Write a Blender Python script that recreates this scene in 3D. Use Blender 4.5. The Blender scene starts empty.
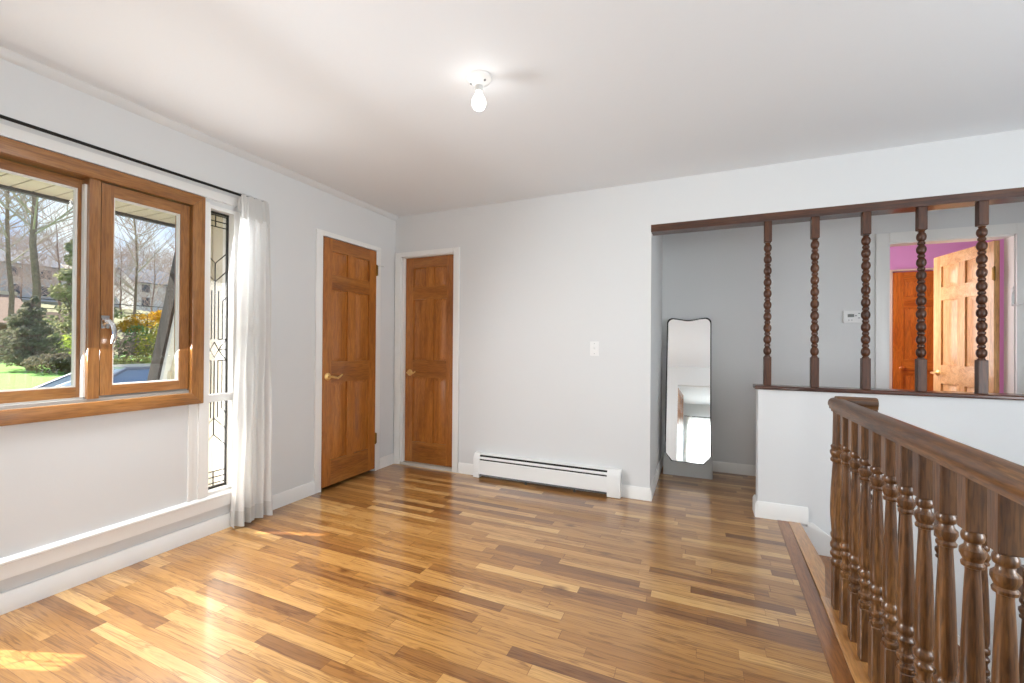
import bpy, bmesh, math, random
from mathutils import Vector, Matrix
random.seed(11)
PI = math.pi
C = bpy.context.scene.collection
S = bpy.context.scene

# ------------------------------------------------------------------ camera, world, lights, exposure
cam_d = bpy.data.cameras.new('camera'); cam = bpy.data.objects.new('camera', cam_d); C.objects.link(cam)
cam_d.sensor_width = 36.0; cam_d.lens = 427.78 / 1024 * 36.0; cam_d.shift_y = 1.48 / 1024; cam_d.clip_start = 0.02; cam_d.clip_end = 500
r_, u_, f_ = (0.91537343, 0.40253968, 0.00729948), (-0.00508621, -0.00656694, 0.9999655), (-0.40257373, 0.91537898, 0.0039638)
cam.matrix_world = Matrix(((r_[0], u_[0], -f_[0], 0), (r_[1], u_[1], -f_[1], 0), (r_[2], u_[2], -f_[2], 1.18243), (0, 0, 0, 1)))
S.camera = cam
S.view_settings.view_transform = 'Standard'; S.view_settings.look = 'None'
S.view_settings.gamma = 1.0; S.view_settings.use_curve_mapping = False
S.view_settings.exposure = 0.13

W = bpy.data.worlds.new('sky'); S.world = W; W.use_nodes = True
nt = W.node_tree; nt.nodes.clear()
wo = nt.nodes.new('ShaderNodeOutputWorld'); bg = nt.nodes.new('ShaderNodeBackground')
tc = nt.nodes.new('ShaderNodeTexCoord'); ns = nt.nodes.new('ShaderNodeTexNoise'); cr = nt.nodes.new('ShaderNodeValToRGB')
ns.inputs['Scale'].default_value = 4.0; ns.inputs['Detail'].default_value = 5.0
cr.color_ramp.elements[0].position = 0.42; cr.color_ramp.elements[0].color = (0.26, 0.46, 0.92, 1)
cr.color_ramp.elements[1].position = 0.66; cr.color_ramp.elements[1].color = (0.92, 0.95, 1.0, 1)
nt.links.new(tc.outputs['Generated'], ns.inputs['Vector']); nt.links.new(ns.outputs['Fac'], cr.inputs['Fac'])
nt.links.new(cr.outputs['Color'], bg.inputs['Color']); nt.links.new(bg.outputs['Background'], wo.inputs['Surface'])
bg.inputs['Strength'].default_value = 1.3

def light(name, kind, loc, energy, color=(1, 1, 1), direction=None, size=None, size_y=None, angle=None, radius=None):
    d = bpy.data.lights.new(name, kind); d.energy = energy; d.color = color
    if kind == 'AREA':
        d.shape = 'RECTANGLE'; d.size = size; d.size_y = size_y or size
    if angle is not None: d.angle = angle
    if radius is not None: d.shadow_soft_size = radius
    o = bpy.data.objects.new(name, d); C.objects.link(o); o.location = loc
    if direction is not None: o.rotation_euler = Vector(direction).to_track_quat('-Z', 'Y').to_euler()
    return o
light('sun', 'SUN', (-10, -4, 12), 15.0, (1.0, 0.965, 0.91), (1, 0.36, -1.1), angle=math.radians(0.6))
# area lamps adding daylight at the windows, plus added fills marked below
DAY = (0.94, 0.972, 1.0)
light('daylight_rear_window', 'AREA', (0.35, -4.66, 1.28), 170, DAY, (0, 1, 0), 1.15, 1.3)
light('foyer_fill', 'AREA', (3.38, 0.6, 1.28), 108, DAY, (-1, 0, 0.65), 1.65, 1.7)  # added fill lamp from the stairwell side, its window is made up too
light('bedroom_fill', 'AREA', (1.32, 5.6, 1.5), 24, (1.0, 0.95, 0.9), (1, 0.1, 0), 1.0, 1.2)  # added fill brightening the bedroom, no window is built here
light('daylight_front_window', 'AREA', (-2.575, 1.13, 1.43), 46, DAY, (1, 0, -0.7), 0.84, 0.84).data.spread = math.radians(165)
light('ceiling_fill_front_window', 'AREA', (-2.66, 1.13, 1.30), 11, (1.0, 0.99, 0.97), (1, 0, 0.15), 0.84, 0.84)  # added fill inside the window, lifts the dark part of the ceiling
light('daylight_sidelight', 'AREA', (-2.92, 1.75, 1.13), 7, DAY, (1, 0, -0.2), 0.18, 1.7)

# ------------------------------------------------------------------ node helpers
def newmat(name):
    m = bpy.data.materials.new(name); m.use_nodes = True
    n = m.node_tree; b = n.nodes['Principled BSDF']
    return m, n, b
def nd(n, t, **kw):
    x = n.nodes.new(t)
    for k, v in kw.items():
        if k in ('operation', 'data_type', 'blend_type', 'noise_dimensions', 'wave_type', 'bands_direction', 'feature', 'distance'): setattr(x, k, v)
        else: x.inputs[k].default_value = v
    return x
def ramp(n, stops):
    x = n.nodes.new('ShaderNodeValToRGB'); e = x.color_ramp.elements
    while len(e) < len(stops): e.new(0.5)
    for el, (p, c) in zip(e, stops): el.position = p; el.color = (*c, 1)
    return x
def srgb(r, g, b):
    f = lambda c: ((c / 255) / 12.92 if c / 255 <= 0.04045 else ((c / 255 + 0.055) / 1.055) ** 2.4)
    return (f(r), f(g), f(b))
def plain(name, col, rough=0.5, metal=0.0, bump=0.0, bscale=60, var=0.0, coat=0.0, spec=0.5):
    m, n, b = newmat(name)
    b.inputs['Base Color'].default_value = (*col, 1); b.inputs['Roughness'].default_value = rough; b.inputs['Metallic'].default_value = metal
    b.inputs['Coat Weight'].default_value = coat; b.inputs['Specular IOR Level'].default_value = spec
    t = n.nodes.new('ShaderNodeTexCoord')
    if var:
        x = nd(n, 'ShaderNodeTexNoise', Scale=bscale * 0.2, Detail=4.0); n.links.new(t.outputs['Object'], x.inputs['Vector'])
        q = ramp(n, [(0.3, tuple(c * (1 - var) for c in col)), (0.7, tuple(min(1, c * (1 + var)) for c in col))])
        n.links.new(x.outputs['Fac'], q.inputs['Fac']); n.links.new(q.outputs['Color'], b.inputs['Base Color'])
    if bump:
        x = nd(n, 'ShaderNodeTexNoise', Scale=bscale, Detail=3.0); n.links.new(t.outputs['Object'], x.inputs['Vector'])
        y = nd(n, 'ShaderNodeBump', Strength=bump, Distance=0.01)
        n.links.new(x.outputs['Fac'], y.inputs['Height']); n.links.new(y.outputs['Normal'], b.inputs['Normal'])
    return m
def wood(name, dark, mid, lite, axis='z', rough=0.35, coat=0.3, scale=1.0, pores=0.25):
    """oak / pine: long stretched grain along an axis, cathedral waves and fine pores"""
    m, n, b = newmat(name); L = n.links.new
    t = n.nodes.new('ShaderNodeTexCoord'); oi = n.nodes.new('ShaderNodeObjectInfo')
    add = nd(n, 'ShaderNodeVectorMath', operation='ADD'); mul = nd(n, 'ShaderNodeMath', operation='MULTIPLY'); mul.inputs[1].default_value = 13.0
    L(oi.outputs['Random'], mul.inputs[0]); L(t.outputs['Object'], add.inputs[0]); L(mul.outputs[0], add.inputs[1])
    mp = n.nodes.new('ShaderNodeMapping'); k = {'x': (0.09, 1, 1), 'y': (1, 0.09, 1), 'z': (1, 1, 0.09)}[axis]
    mp.inputs['Scale'].default_value = tuple(v * scale for v in k); L(add.outputs[0], mp.inputs['Vector'])
    big = nd(n, 'ShaderNodeTexNoise', Scale=14.0, Detail=3.0, Distortion=1.2); L(mp.outputs[0], big.inputs['Vector'])
    fine = nd(n, 'ShaderNodeTexNoise', Scale=160.0, Detail=4.0); L(mp.outputs[0], fine.inputs['Vector'])
    sn = nd(n, 'ShaderNodeMath', operation='MULTIPLY'); sn.inputs[1].default_value = 60.0; L(big.outputs['Fac'], sn.inputs[0])
    si = nd(n, 'ShaderNodeMath', operation='SINE'); L(sn.outputs[0], si.inputs[0])
    a1 = nd(n, 'ShaderNodeMath', operation='MULTIPLY_ADD'); a1.inputs[1].default_value = 0.055; L(si.outputs[0], a1.inputs[0]); L(big.outputs['Fac'], a1.inputs[2])
    q = ramp(n, [(0.22, dark), (0.52, mid), (0.82, lite)]); L(a1.outputs[0], q.inputs['Fac'])
    pr = ramp(n, [(0.38, (1 - pores,) * 3), (0.55, (1, 1, 1))]); L(fine.outputs['Fac'], pr.inputs['Fac'])
    mx = n.nodes.new('ShaderNodeMix'); mx.data_type = 'RGBA'; mx.blend_type = 'MULTIPLY'; mx.inputs[0].default_value = 1
    L(q.outputs['Color'], mx.inputs[6]); L(pr.outputs['Color'], mx.inputs[7]); L(mx.outputs[2], b.inputs['Base Color'])
    b.inputs['Roughness'].default_value = rough; b.inputs['Coat Weight'].default_value = coat; b.inputs['Coat Roughness'].default_value = 0.12
    bm_ = nd(n, 'ShaderNodeBump', Strength=0.12, Distance=0.004); L(fine.outputs['Fac'], bm_.inputs['Height']); L(bm_.outputs['Normal'], b.inputs['Normal'])
    return m
def floor_mat(name, rowax, tones, width=0.0572, length=0.46):
    m, n, b = newmat(name); L = n.links.new
    M = lambda op, a=None, bb=None, c=None: _m(n, op, a, bb, c)
    t = n.nodes.new('ShaderNodeTexCoord'); sp = n.nodes.new('ShaderNodeSeparateXYZ'); L(t.outputs['Object'], sp.inputs[0])
    along, across = (sp.outputs['X'], sp.outputs['Y']) if rowax == 'x' else (sp.outputs['Y'], sp.outputs['X'])
    v = M('DIVIDE', across, width); row = M('FLOOR', v); vf = M('FRACT', v)
    w1 = nd(n, 'ShaderNodeTexWhiteNoise', noise_dimensions='1D'); L(row, w1.inputs['W'])
    ln = M('MULTIPLY_ADD', w1.outputs['Value'], 0.34, length)
    w2 = nd(n, 'ShaderNodeTexWhiteNoise', noise_dimensions='1D'); L(M('ADD', row, 57.3), w2.inputs['W'])
    u = M('DIVIDE', M('MULTIPLY_ADD', w2.outputs['Value'], 7.0, along), ln)
    wob = nd(n, 'ShaderNodeTexNoise', noise_dimensions='2D', Scale=1.0, Detail=0.0)
    cw = n.nodes.new('ShaderNodeCombineXYZ'); L(M('MULTIPLY', u, 0.9), cw.inputs[0]); L(M('MULTIPLY', row, 3.7), cw.inputs[1]); L(cw.outputs[0], wob.inputs['Vector'])
    u2 = M('ADD', u, M('MULTIPLY', wob.outputs['Fac'], 0.9)); col = M('FLOOR', u2); uf = M('FRACT', u2)
    cx = n.nodes.new('ShaderNodeCombineXYZ'); L(col, cx.inputs[0]); L(row, cx.inputs[1])
    w3 = nd(n, 'ShaderNodeTexWhiteNoise', noise_dimensions='2D'); L(cx.outputs[0], w3.inputs['Vector'])
    base = ramp(n, tones); L(w3.outputs['Value'], base.inputs['Fac'])
    # grain, shifted for every strip
    off = nd(n, 'ShaderNodeVectorMath', operation='SCALE'); L(w3.outputs['Color'], off.inputs[0]); off.inputs['Scale'].default_value = 20
    ad = nd(n, 'ShaderNodeVectorMath', operation='ADD'); L(t.outputs['Object'], ad.inputs[0]); L(off.outputs[0], ad.inputs[1])
    mp = n.nodes.new('ShaderNodeMapping'); mp.inputs['Scale'].default_value = (0.055, 1, 1) if rowax == 'x' else (1, 0.055, 1); L(ad.outputs[0], mp.inputs['Vector'])
    g = nd(n, 'ShaderNodeTexNoise', Scale=30.0, Detail=5.0, Distortion=1.5); L(mp.outputs[0], g.inputs['Vector'])
    g2 = nd(n, 'ShaderNodeTexNoise', Scale=170.0, Detail=3.0); L(mp.outputs[0], g2.inputs['Vector'])
    sg = M('SINE', M('MULTIPLY', g.outputs['Fac'], 40.0)); gm = M('MULTIPLY_ADD', sg, 0.10, M('MULTIPLY_ADD', g.outputs['Fac'], 0.7, M('MULTIPLY', g2.outputs['Fac'], 0.3)))
    gr = ramp(n, [(0.28, (0.46, 0.37, 0.29)), (0.48, (0.92, 0.89, 0.85)), (0.75, (1.14, 1.14, 1.10))]); L(gm, gr.inputs['Fac'])
    mx = n.nodes.new('ShaderNodeMix'); mx.data_type = 'RGBA'; mx.blend_type = 'MULTIPLY'; mx.inputs[0].default_value = 0.95
    L(base.outputs['Color'], mx.inputs[6]); L(gr.outputs['Color'], mx.inputs[7])
    # small knots
    vo = nd(n, 'ShaderNodeTexVoronoi', Scale=4.6); mp2 = n.nodes.new('ShaderNodeMapping'); mp2.inputs['Scale'].default_value = (0.55, 1, 1) if rowax == 'x' else (1, 0.55, 1)
    L(t.outputs['Object'], mp2.inputs['Vector']); L(mp2.outputs[0], vo.inputs['Vector'])
    kn = ramp(n, [(0.03, (0.30, 0.20, 0.14)), (0.13, (1, 1, 1))]); L(vo.outputs['Distance'], kn.inputs['Fac'])
    m2 = n.nodes.new('ShaderNodeMix'); m2.data_type = 'RGBA'; m2.blend_type = 'MULTIPLY'; m2.inputs[0].default_value = 0.8
    L(mx.outputs[2], m2.inputs[6]); L(kn.outputs['Color'], m2.inputs[7])
    # gaps between the strips
    e1 = M('MINIMUM', vf, M('SUBTRACT', 1.0, vf)); e2 = M('MULTIPLY', M('MINIMUM', uf, M('SUBTRACT', 1.0, uf)), length / width)
    gap = M('LESS_THAN', M('MINIMUM', e1, e2), 0.012)
    m3 = n.nodes.new('ShaderNodeMix'); m3.data_type = 'RGBA'; m3.blend_type = 'MULTIPLY'; L(gap, m3.inputs[0])
    L(m2.outputs[2], m3.inputs[6]); m3.inputs[7].default_value = (0.5, 0.4, 0.32, 1)
    L(m3.outputs[2], b.inputs['Base Color'])
    b.inputs['Roughness'].default_value = 0.30; b.inputs['Coat Weight'].default_value = 0.8; b.inputs['Coat Roughness'].default_value = 0.14; b.inputs['Coat IOR'].default_value = 1.5
    bp = nd(n, 'ShaderNodeBump', Strength=0.10, Distance=0.004); hh = M('SUBTRACT', g2.outputs['Fac'], M('MULTIPLY', gap, 2.0)); L(hh, bp.inputs['Height']); L(bp.outputs['Normal'], b.inputs['Normal'])
    big = nd(n, 'ShaderNodeTexNoise', Scale=2.2, Detail=2.0); L(t.outputs['Object'], big.inputs['Vector'])
    bb = nd(n, 'ShaderNodeBump', Strength=0.10, Distance=0.02); L(big.outputs['Fac'], bb.inputs['Height']); L(bb.outputs['Normal'], b.inputs['Coat Normal'])
    return m
def _m(n, op, a, b, c):
    x = n.nodes.new('ShaderNodeMath'); x.operation = op
    for i, v in enumerate((a, b, c)):
        if v is None: continue
        if isinstance(v, (int, float)): x.inputs[i].default_value = v
        else: n.links.new(v, x.inputs[i])
    return x.outputs[0]
def glass_mat(name, tint=(1, 1, 1), refl=0.08, haze=0.0, bump=0.0):
    m, n, b = newmat(name); n.nodes.remove(b); L = n.links.new; out = n.nodes['Material Output']
    tr = n.nodes.new('ShaderNodeBsdfTransparent'); tr.inputs[0].default_value = (*tint, 1)
    gl = n.nodes.new('ShaderNodeBsdfGlossy'); gl.inputs['Roughness'].default_value = 0.02
    last = tr.outputs[0]
    if haze:
        tl = n.nodes.new('ShaderNodeBsdfTranslucent'); tl.inputs[0].default_value = (*tint, 1); mh = n.nodes.new('ShaderNodeMixShader'); mh.inputs[0].default_value = haze
        L(last, mh.inputs[1]); L(tl.outputs[0], mh.inputs[2]); last = mh.outputs[0]
    mx = n.nodes.new('ShaderNodeMixShader'); mx.inputs[0].default_value = refl; L(last, mx.inputs[1]); L(gl.outputs[0], mx.inputs[2]); L(mx.outputs[0], out.inputs[0])
    if bump:
        x = nd(n, 'ShaderNodeTexNoise', Scale=60.0, Detail=2.0); t = n.nodes.new('ShaderNodeTexCoord'); L(t.outputs['Object'], x.inputs['Vector'])
        y = nd(n, 'ShaderNodeBump', Strength=bump, Distance=0.01); L(x.outputs['Fac'], y.inputs['Height']); L(y.outputs['Normal'], gl.inputs['Normal'])
    return m
def fabric_mat(name, col, trans=0.45, clear=0.0):
    m, n, b = newmat(name); L = n.links.new; out = n.nodes['Material Output']
    b.inputs['Base Color'].default_value = (*col, 1); b.inputs['Roughness'].default_value = 0.9
    t = n.nodes.new('ShaderNodeTexCoord'); x = nd(n, 'ShaderNodeTexNoise', Scale=420.0, Detail=2.0); L(t.outputs['Object'], x.inputs['Vector'])
    y = nd(n, 'ShaderNodeBump', Strength=0.1, Distance=0.002); L(x.outputs['Fac'], y.inputs['Height']); L(y.outputs['Normal'], b.inputs['Normal'])
    tl = n.nodes.new('ShaderNodeBsdfTranslucent'); tl.inputs[0].default_value = (*col, 1)
    mx = n.nodes.new('ShaderNodeMixShader'); mx.inputs[0].default_value = trans; L(b.outputs[0], mx.inputs[1]); L(tl.outputs[0], mx.inputs[2]); last = mx.outputs[0]
    if clear:
        tp = n.nodes.new('ShaderNodeBsdfTransparent'); m2 = n.nodes.new('ShaderNodeMixShader'); m2.inputs[0].default_value = clear
        L(last, m2.inputs[1]); L(tp.outputs[0], m2.inputs[2]); last = m2.outputs[0]
    L(last, out.inputs[0]); return m
def emit_mat(name, col, strength):
    m, n, b = newmat(name); b.inputs['Base Color'].default_value = (*col, 1)
    b.inputs['Emission Color'].default_value = (*col, 1); b.inputs['Emission Strength'].default_value = strength; return m

def leafmat(name, col, var=0.3):
    m = plain(name, col, 0.8, var=var, bscale=20); n = m.node_tree; b = n.nodes['Principled BSDF']; out = n.nodes['Material Output']
    tl = n.nodes.new('ShaderNodeBsdfTranslucent'); mx = n.nodes.new('ShaderNodeMixShader'); mx.inputs[0].default_value = 0.5
    src = b.inputs['Base Color'].links[0].from_socket; n.links.new(src, tl.inputs[0]); n.links.new(b.outputs[0], mx.inputs[1]); n.links.new(tl.outputs[0], mx.inputs[2]); n.links.new(mx.outputs[0], out.inputs[0]); return m

M_wall = plain('wall_paint', srgb(218, 219, 219), 0.62, bump=0.03, bscale=90)
M_ceil = plain('ceiling_paint', srgb(233, 236, 239), 0.7, bump=0.04, bscale=70)
M_trim = plain('white_trim_paint', srgb(235, 234, 231), 0.32, bump=0.02, bscale=40)
M_floor = floor_mat('oak_strip_floor', 'x', [(0.0, srgb(124, 82, 44)), (0.2, srgb(154, 107, 56)), (0.5, srgb(170, 123, 65)), (0.8, srgb(186, 139, 80)), (1.0, srgb(208, 166, 106))])
M_border = wood('border_board_wood', srgb(112, 66, 32), srgb(142, 90, 46), srgb(165, 108, 58), 'y', 0.3, 0.5)
M_nosing = wood('nosing_wood', srgb(168, 112, 58), srgb(194, 138, 78), srgb(212, 160, 98), 'y', 0.3, 0.5)
M_tread = wood('tread_wood', srgb(126, 76, 36), srgb(160, 104, 52), srgb(182, 126, 70), 'y', 0.32, 0.4)
dw = (srgb(146, 84, 28), srgb(176, 108, 42), srgb(194, 128, 60))
M_door_v = wood('door_wood', *dw, 'z', 0.35, 0.3)
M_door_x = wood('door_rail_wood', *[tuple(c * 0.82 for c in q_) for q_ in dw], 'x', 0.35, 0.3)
M_door_y = wood('door_rail_wood_side', *dw, 'y', 0.35, 0.3)
pw = (srgb(196, 140, 78), srgb(222, 172, 112), srgb(236, 194, 138))
M_pine_v = wood('pale_door_wood', *pw, 'z', 0.38, 0.25)
M_pine_y = wood('pale_door_rail_wood', *pw, 'y', 0.38, 0.25)
ow = (srgb(176, 84, 16), srgb(214, 116, 30), srgb(228, 136, 48))
M_orange_v = wood('orange_door_wood', *ow, 'z', 0.4, 0.2)
M_orange_x = wood('orange_door_rail_wood', *ow, 'x', 0.4, 0.2)
cw_ = (srgb(132, 84, 38), srgb(160, 108, 56), srgb(178, 128, 74))
M_cas_z = wood('window_wood', *cw_, 'z', 0.3, 0.35)
M_cas_y = wood('window_wood_level', *cw_, 'y', 0.3, 0.35)
bw = (srgb(58, 33, 15), srgb(102, 65, 32), srgb(144, 101, 57))
M_bal = wood('baluster_oak', *bw, 'z', 0.34, 0.3, 1.3, 0.45)
M_rail = wood('handrail_oak', *bw, 'y', 0.34, 0.25, 1.3, 0.45)
M_rail_x = wood('handrail_oak_cross', *bw, 'x', 0.34, 0.25, 1.3, 0.45)
sw = (srgb(46, 22, 9), srgb(82, 44, 20), srgb(108, 66, 34))
M_spin = wood('spindle_wood', *sw, 'z', 0.42, 0.1, 1.2, 0.35)
M_beam = wood('beam_wood', *sw, 'x', 0.35, 0.3, 1.2, 0.3)
M_cap = wood('cap_wood', srgb(48, 22, 12), srgb(78, 40, 22), srgb(98, 54, 32), 'x', 0.3, 0.4)
M_brass = plain('brass', srgb(244, 208, 140), 0.38, 0.85)
M_bronze = plain('aged_brass', srgb(120, 92, 44), 0.4, 1.0)
M_chrome = plain('chrome', srgb(220, 222, 225), 0.12, 1.0)
M_black = plain('black_metal', srgb(28, 27, 26), 0.4, 0.6)
M_dark = plain('dark_void', srgb(22, 21, 20), 0.8)
M_enamel = plain('white_enamel', srgb(236, 236, 234), 0.3)
M_fins = plain('aluminium_fins', srgb(110, 112, 114), 0.4, 0.8)
M_plastic = plain('white_plastic', srgb(233, 233, 232), 0.35)
M_porcelain = plain('porcelain', srgb(240, 239, 236), 0.15)
M_lcd = plain('lcd_grey', srgb(104, 108, 104), 0.3)
M_btn = plain('grey_button', srgb(150, 152, 154), 0.5)
M_gasket = plain('white_gasket', srgb(232, 230, 224), 0.4)
M_greyalu = plain('grey_sill_track', srgb(168, 164, 158), 0.4, 0.2)
M_lead = plain('lead_came', srgb(40, 36, 32), 0.5, 0.4)
M_glass = glass_mat('window_glass', (0.97, 0.99, 0.98), 0.05)
M_lglass = glass_mat('textured_glass', (0.98, 0.96, 0.93), 0.05, 0.05, 0.4)
M_mirror = plain('mirror_silver', (0.93, 0.94, 0.94), 0.015, 1.0)
M_card = plain('grey_packing_board', srgb(186, 186, 184), 0.7, bump=0.05)
M_curtain = fabric_mat('sheer_white_cloth', srgb(248, 248, 247), 0.5, 0.08)
M_curtain_d = fabric_mat('white_cloth_double', srgb(222, 221, 218), 0.3)
M_pink = plain('pink_wall_paint', srgb(232, 168, 220), 0.6)
M_bulb = emit_mat('lit_bulb', (1.0, 0.985, 0.96), 8.0)

# ------------------------------------------------------------------ mesh helpers
def bm_new(): return bmesh.new()
def box(bm, x0, x1, y0, y1, z0, z1, mi=0):
    v = [bm.verts.new(p) for p in ((x0, y0, z0), (x1, y0, z0), (x1, y1, z0), (x0, y1, z0), (x0, y0, z1), (x1, y0, z1), (x1, y1, z1), (x0, y1, z1))]
    for q in ((0, 3, 2, 1), (4, 5, 6, 7), (0, 1, 5, 4), (1, 2, 6, 5), (2, 3, 7, 6), (3, 0, 4, 7)):
        bm.faces.new([v[i] for i in q]).material_index = mi
    return v
def prism(bm, poly, axis, lo, hi, mi=0):
    """poly = 2D points in the plane normal to axis (x: (y,z), y: (x,z), z: (x,y))"""
    f = {'x': lambda a, b, t: (t, a, b), 'y': lambda a, b, t: (a, t, b), 'z': lambda a, b, t: (a, b, t)}[axis]
    A_ = [bm.verts.new(f(a, b, lo)) for a, b in poly]; B_ = [bm.verts.new(f(a, b, hi)) for a, b in poly]; n = len(poly)
    fs = [bm.faces.new(A_[::-1]), bm.faces.new(B_)] + [bm.faces.new((A_[i], A_[(i + 1) % n], B_[(i + 1) % n], B_[i])) for i in range(n)]
    for q in fs: q.material_index = mi
    bmesh.ops.recalc_face_normals(bm, faces=fs)
def lathe(bm, prof, origin=(0, 0, 0), n=20, axis='z', mi=0):
    ox, oy, oz = origin; rings = []
    for r, z in prof:
        ring = []
        for k in range(n):
            a = 2 * PI * k / n; c, s = r * math.cos(a), r * math.sin(a)
            p = {'z': (c, s, z), 'x': (z, c, s), 'y': (c, z, s)}[axis]
            ring.append(bm.verts.new((ox + p[0], oy + p[1], oz + p[2])))
        rings.append(ring)
    fs = []
    for a, b in zip(rings, rings[1:]):
        for k in range(n): fs.append(bm.faces.new((a[k], a[(k + 1) % n], b[(k + 1) % n], b[k])))
    fs.append(bm.faces.new(rings[0][::-1])); fs.append(bm.faces.new(rings[-1]))
    for f in fs: f.smooth = True; f.material_index = mi
    bmesh.ops.recalc_face_normals(bm, faces=fs)
def tube(bm, pts, rad, n=10, mi=0, cap=True):
    pts = [Vector(p) for p in pts]; rads = rad if isinstance(rad, (list, tuple)) else [rad] * len(pts); rings = []
    prev = None
    for i, p in enumerate(pts):
        d = (pts[min(i + 1, len(pts) - 1)] - pts[max(i - 1, 0)]).normalized()
        a = Vector((0, 0, 1)) if abs(d.z) < 0.9 else Vector((1, 0, 0))
        if prev is not None: a = prev
        x = (a - d * a.dot(d)).normalized(); y = d.cross(x); prev = x
        rings.append([bm.verts.new(p + rads[i] * (math.cos(2 * PI * k / n) * x + math.sin(2 * PI * k / n) * y)) for k in range(n)])
    fs = []
    for a, b in zip(rings, rings[1:]):
        for k in range(n): fs.append(bm.faces.new((a[k], a[(k + 1) % n], b[(k + 1) % n], b[k])))
    if cap: fs.append(bm.faces.new(rings[0][::-1])); fs.append(bm.faces.new(rings[-1]))
    for f in fs: f.smooth = True; f.material_index = mi
def sweep_prof(bm, prof, axis, lo, hi, mi=0): prism(bm, prof, axis, lo, hi, mi)
def wloc(o):
    v = Vector((0, 0, 0))
    while o is not None: v += Vector(o.location); o = o.parent
    return v
def obj(name, bm, mat, parent=None, bevel=0.0, local=False, origin=None, seg=2, sharp=35):
    me = bpy.data.meshes.new(name)
    if bevel:
        es = [e for e in bm.edges if len(e.link_faces) == 2 and e.calc_face_angle(0) > 0.6 and not all(f.smooth for f in e.link_faces)]
        bmesh.ops.bevel(bm, geom=es, offset=bevel, segments=seg, affect='EDGES', profile=0.6, clamp_overlap=True)
    off = Vector((0, 0, 0))
    if not local:
        if parent is not None: off = wloc(parent)
        elif origin is not None: off = Vector(origin)
        if off.length: bmesh.ops.translate(bm, verts=bm.verts, vec=-off)
    bm.to_mesh(me); bm.free()
    for m in (mat if isinstance(mat, (list, tuple)) else [mat]): me.materials.append(m)
    try: me.set_sharp_from_angle(angle=math.radians(sharp))
    except Exception: pass
    o = bpy.data.objects.new(name, me); C.objects.link(o)
    if parent is not None: o.parent = parent
    elif origin is not None: o.location = origin
    return o
def tag(o, label=None, cat=None, group=None, kind=None):
    if label: o['label'] = label
    if cat: o['category'] = cat
    if group: o['group'] = group
    if kind: o['kind'] = kind
    return o
def thing(name, loc, label, cat, group=None, kind=None, rotz=0):
    o = bpy.data.objects.new(name, None); C.objects.link(o); o.location = loc; o.rotation_euler = (0, 0, rotz); o.empty_display_size = 0.1
    return tag(o, label, cat, group, kind)
def bx(name, dims, mat, parent=None, bevel=0.0, local=False, origin=None):
    bm = bm_new(); box(bm, *dims); return obj(name, bm, mat, parent, bevel, local, origin)
def struct(name, bm, mat, label, cat, bevel=0.0):
    return tag(obj(name, bm, mat, None, bevel), label, cat, None, 'structure')
def copy_tree(o, parent=None):
    c = o.copy(); C.objects.link(c)
    if parent is not None: c.parent = parent
    for ch in list(o.children): copy_tree(ch, c)
    return c

XL, YB, H = -2.774, 3.42, 2.44      # left wall face, back wall face, ceiling height
YR = -0.75                          # rear wall face
XR = 3.30                           # far side of stairwell
YH = 4.483                          # hall back wall

# ================================================================== SETTING
bm = bm_new()
box(bm, XL - 0.12, 0.50, YR - 0.12, YB + 0.0, -0.2, 0.0); box(bm, -0.346, 0.372, YB, YB + 0.115, -0.2, 0.0); box(bm, -0.346, XR, YB + 0.115, YH, -0.2, 0.0)
box(bm, -2.9, 2.2, -4.6, YR - 0.12, -0.2, 0.0); box(bm, 1.3, 4.2, YH, 6.6, -0.2, 0.0)
struct('floor', bm, M_floor, 'honey brown oak strip floor across the room', 'floor')
bm = bm_new(); prism(bm, [(0.486, YB - 0.012), (0.552, YB - 0.012), (0.505, 1.90), (0.43, YR), (0.365, YR), (0.438, 1.84)], 'z', -0.03, 0.003)
struct('trim_4', bm, M_border, 'darker border board along the stair edge of the floor', 'floor trim')
bm = bm_new(); prism(bm, [(0.552, YB - 0.012), (0.620, YB - 0.012), (0.622, 2.80), (0.545, 2.44), (0.527, 2.36)], 'z', -0.035, 0.005)
struct('trim_5', bm, M_nosing, 'pale stair nosing board at the top step', 'stair nosing', 0.002)
bm = bm_new(); prism(bm, [(0.524, 2.44), (0.545, 2.44), (0.622, 2.39), (0.622, YR), (0.44, YR), (0.505, 1.90)], 'z', -0.05, 0.009)
struct('trim_6', bm, M_nosing, 'light oak base board under the stair balusters', 'base board', 0.002)

bm = bm_new(); box(bm, XL - 0.12, XR + 0.1, YR - 0.12, YB + 0.115, H, H + 0.1); box(bm, -0.5, XR + 0.1, YB + 0.115, YH + 0.1, H, H + 0.1)
box(bm, -2.9, 2.2, -4.6, YR - 0.12, H, H + 0.1); box(bm, 1.2, 4.2, YH + 0.1, 6.7, H, H + 0.1)
struct('ceiling', bm, M_ceil, 'flat white painted ceiling', 'ceiling')

WY = (0.675, 1.585, 0.86, 2.02)     # main window opening
SL = (1.650, 1.862, 0.235, 2.035); SL2 = (0.42, 0.632, 0.235, 2.035)
DL = (2.505, 3.13, 0.0, 2.06)        # left door opening
bm = bm_new()
def wallx(y0, y1, z0, z1): box(bm, XL - 0.12, XL, y0, y1, z0, z1)
ys = [YR - 0.12, SL2[0], SL2[1], WY[0], WY[1], SL[0], SL[1], DL[0], DL[1], YB]
for i, (a, b) in enumerate(zip(ys, ys[1:])):
    o_ = {1: SL2, 3: WY, 5: SL, 7: DL}.get(i)
    if o_ is None: wallx(a, b, -0.2, H)
    else:
        if o_[2] > 0: wallx(a, b, -0.2, o_[2])
        wallx(a, b, o_[3], H)
struct('wall_left', bm, M_wall, 'white window wall on the left', 'wall')

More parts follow.
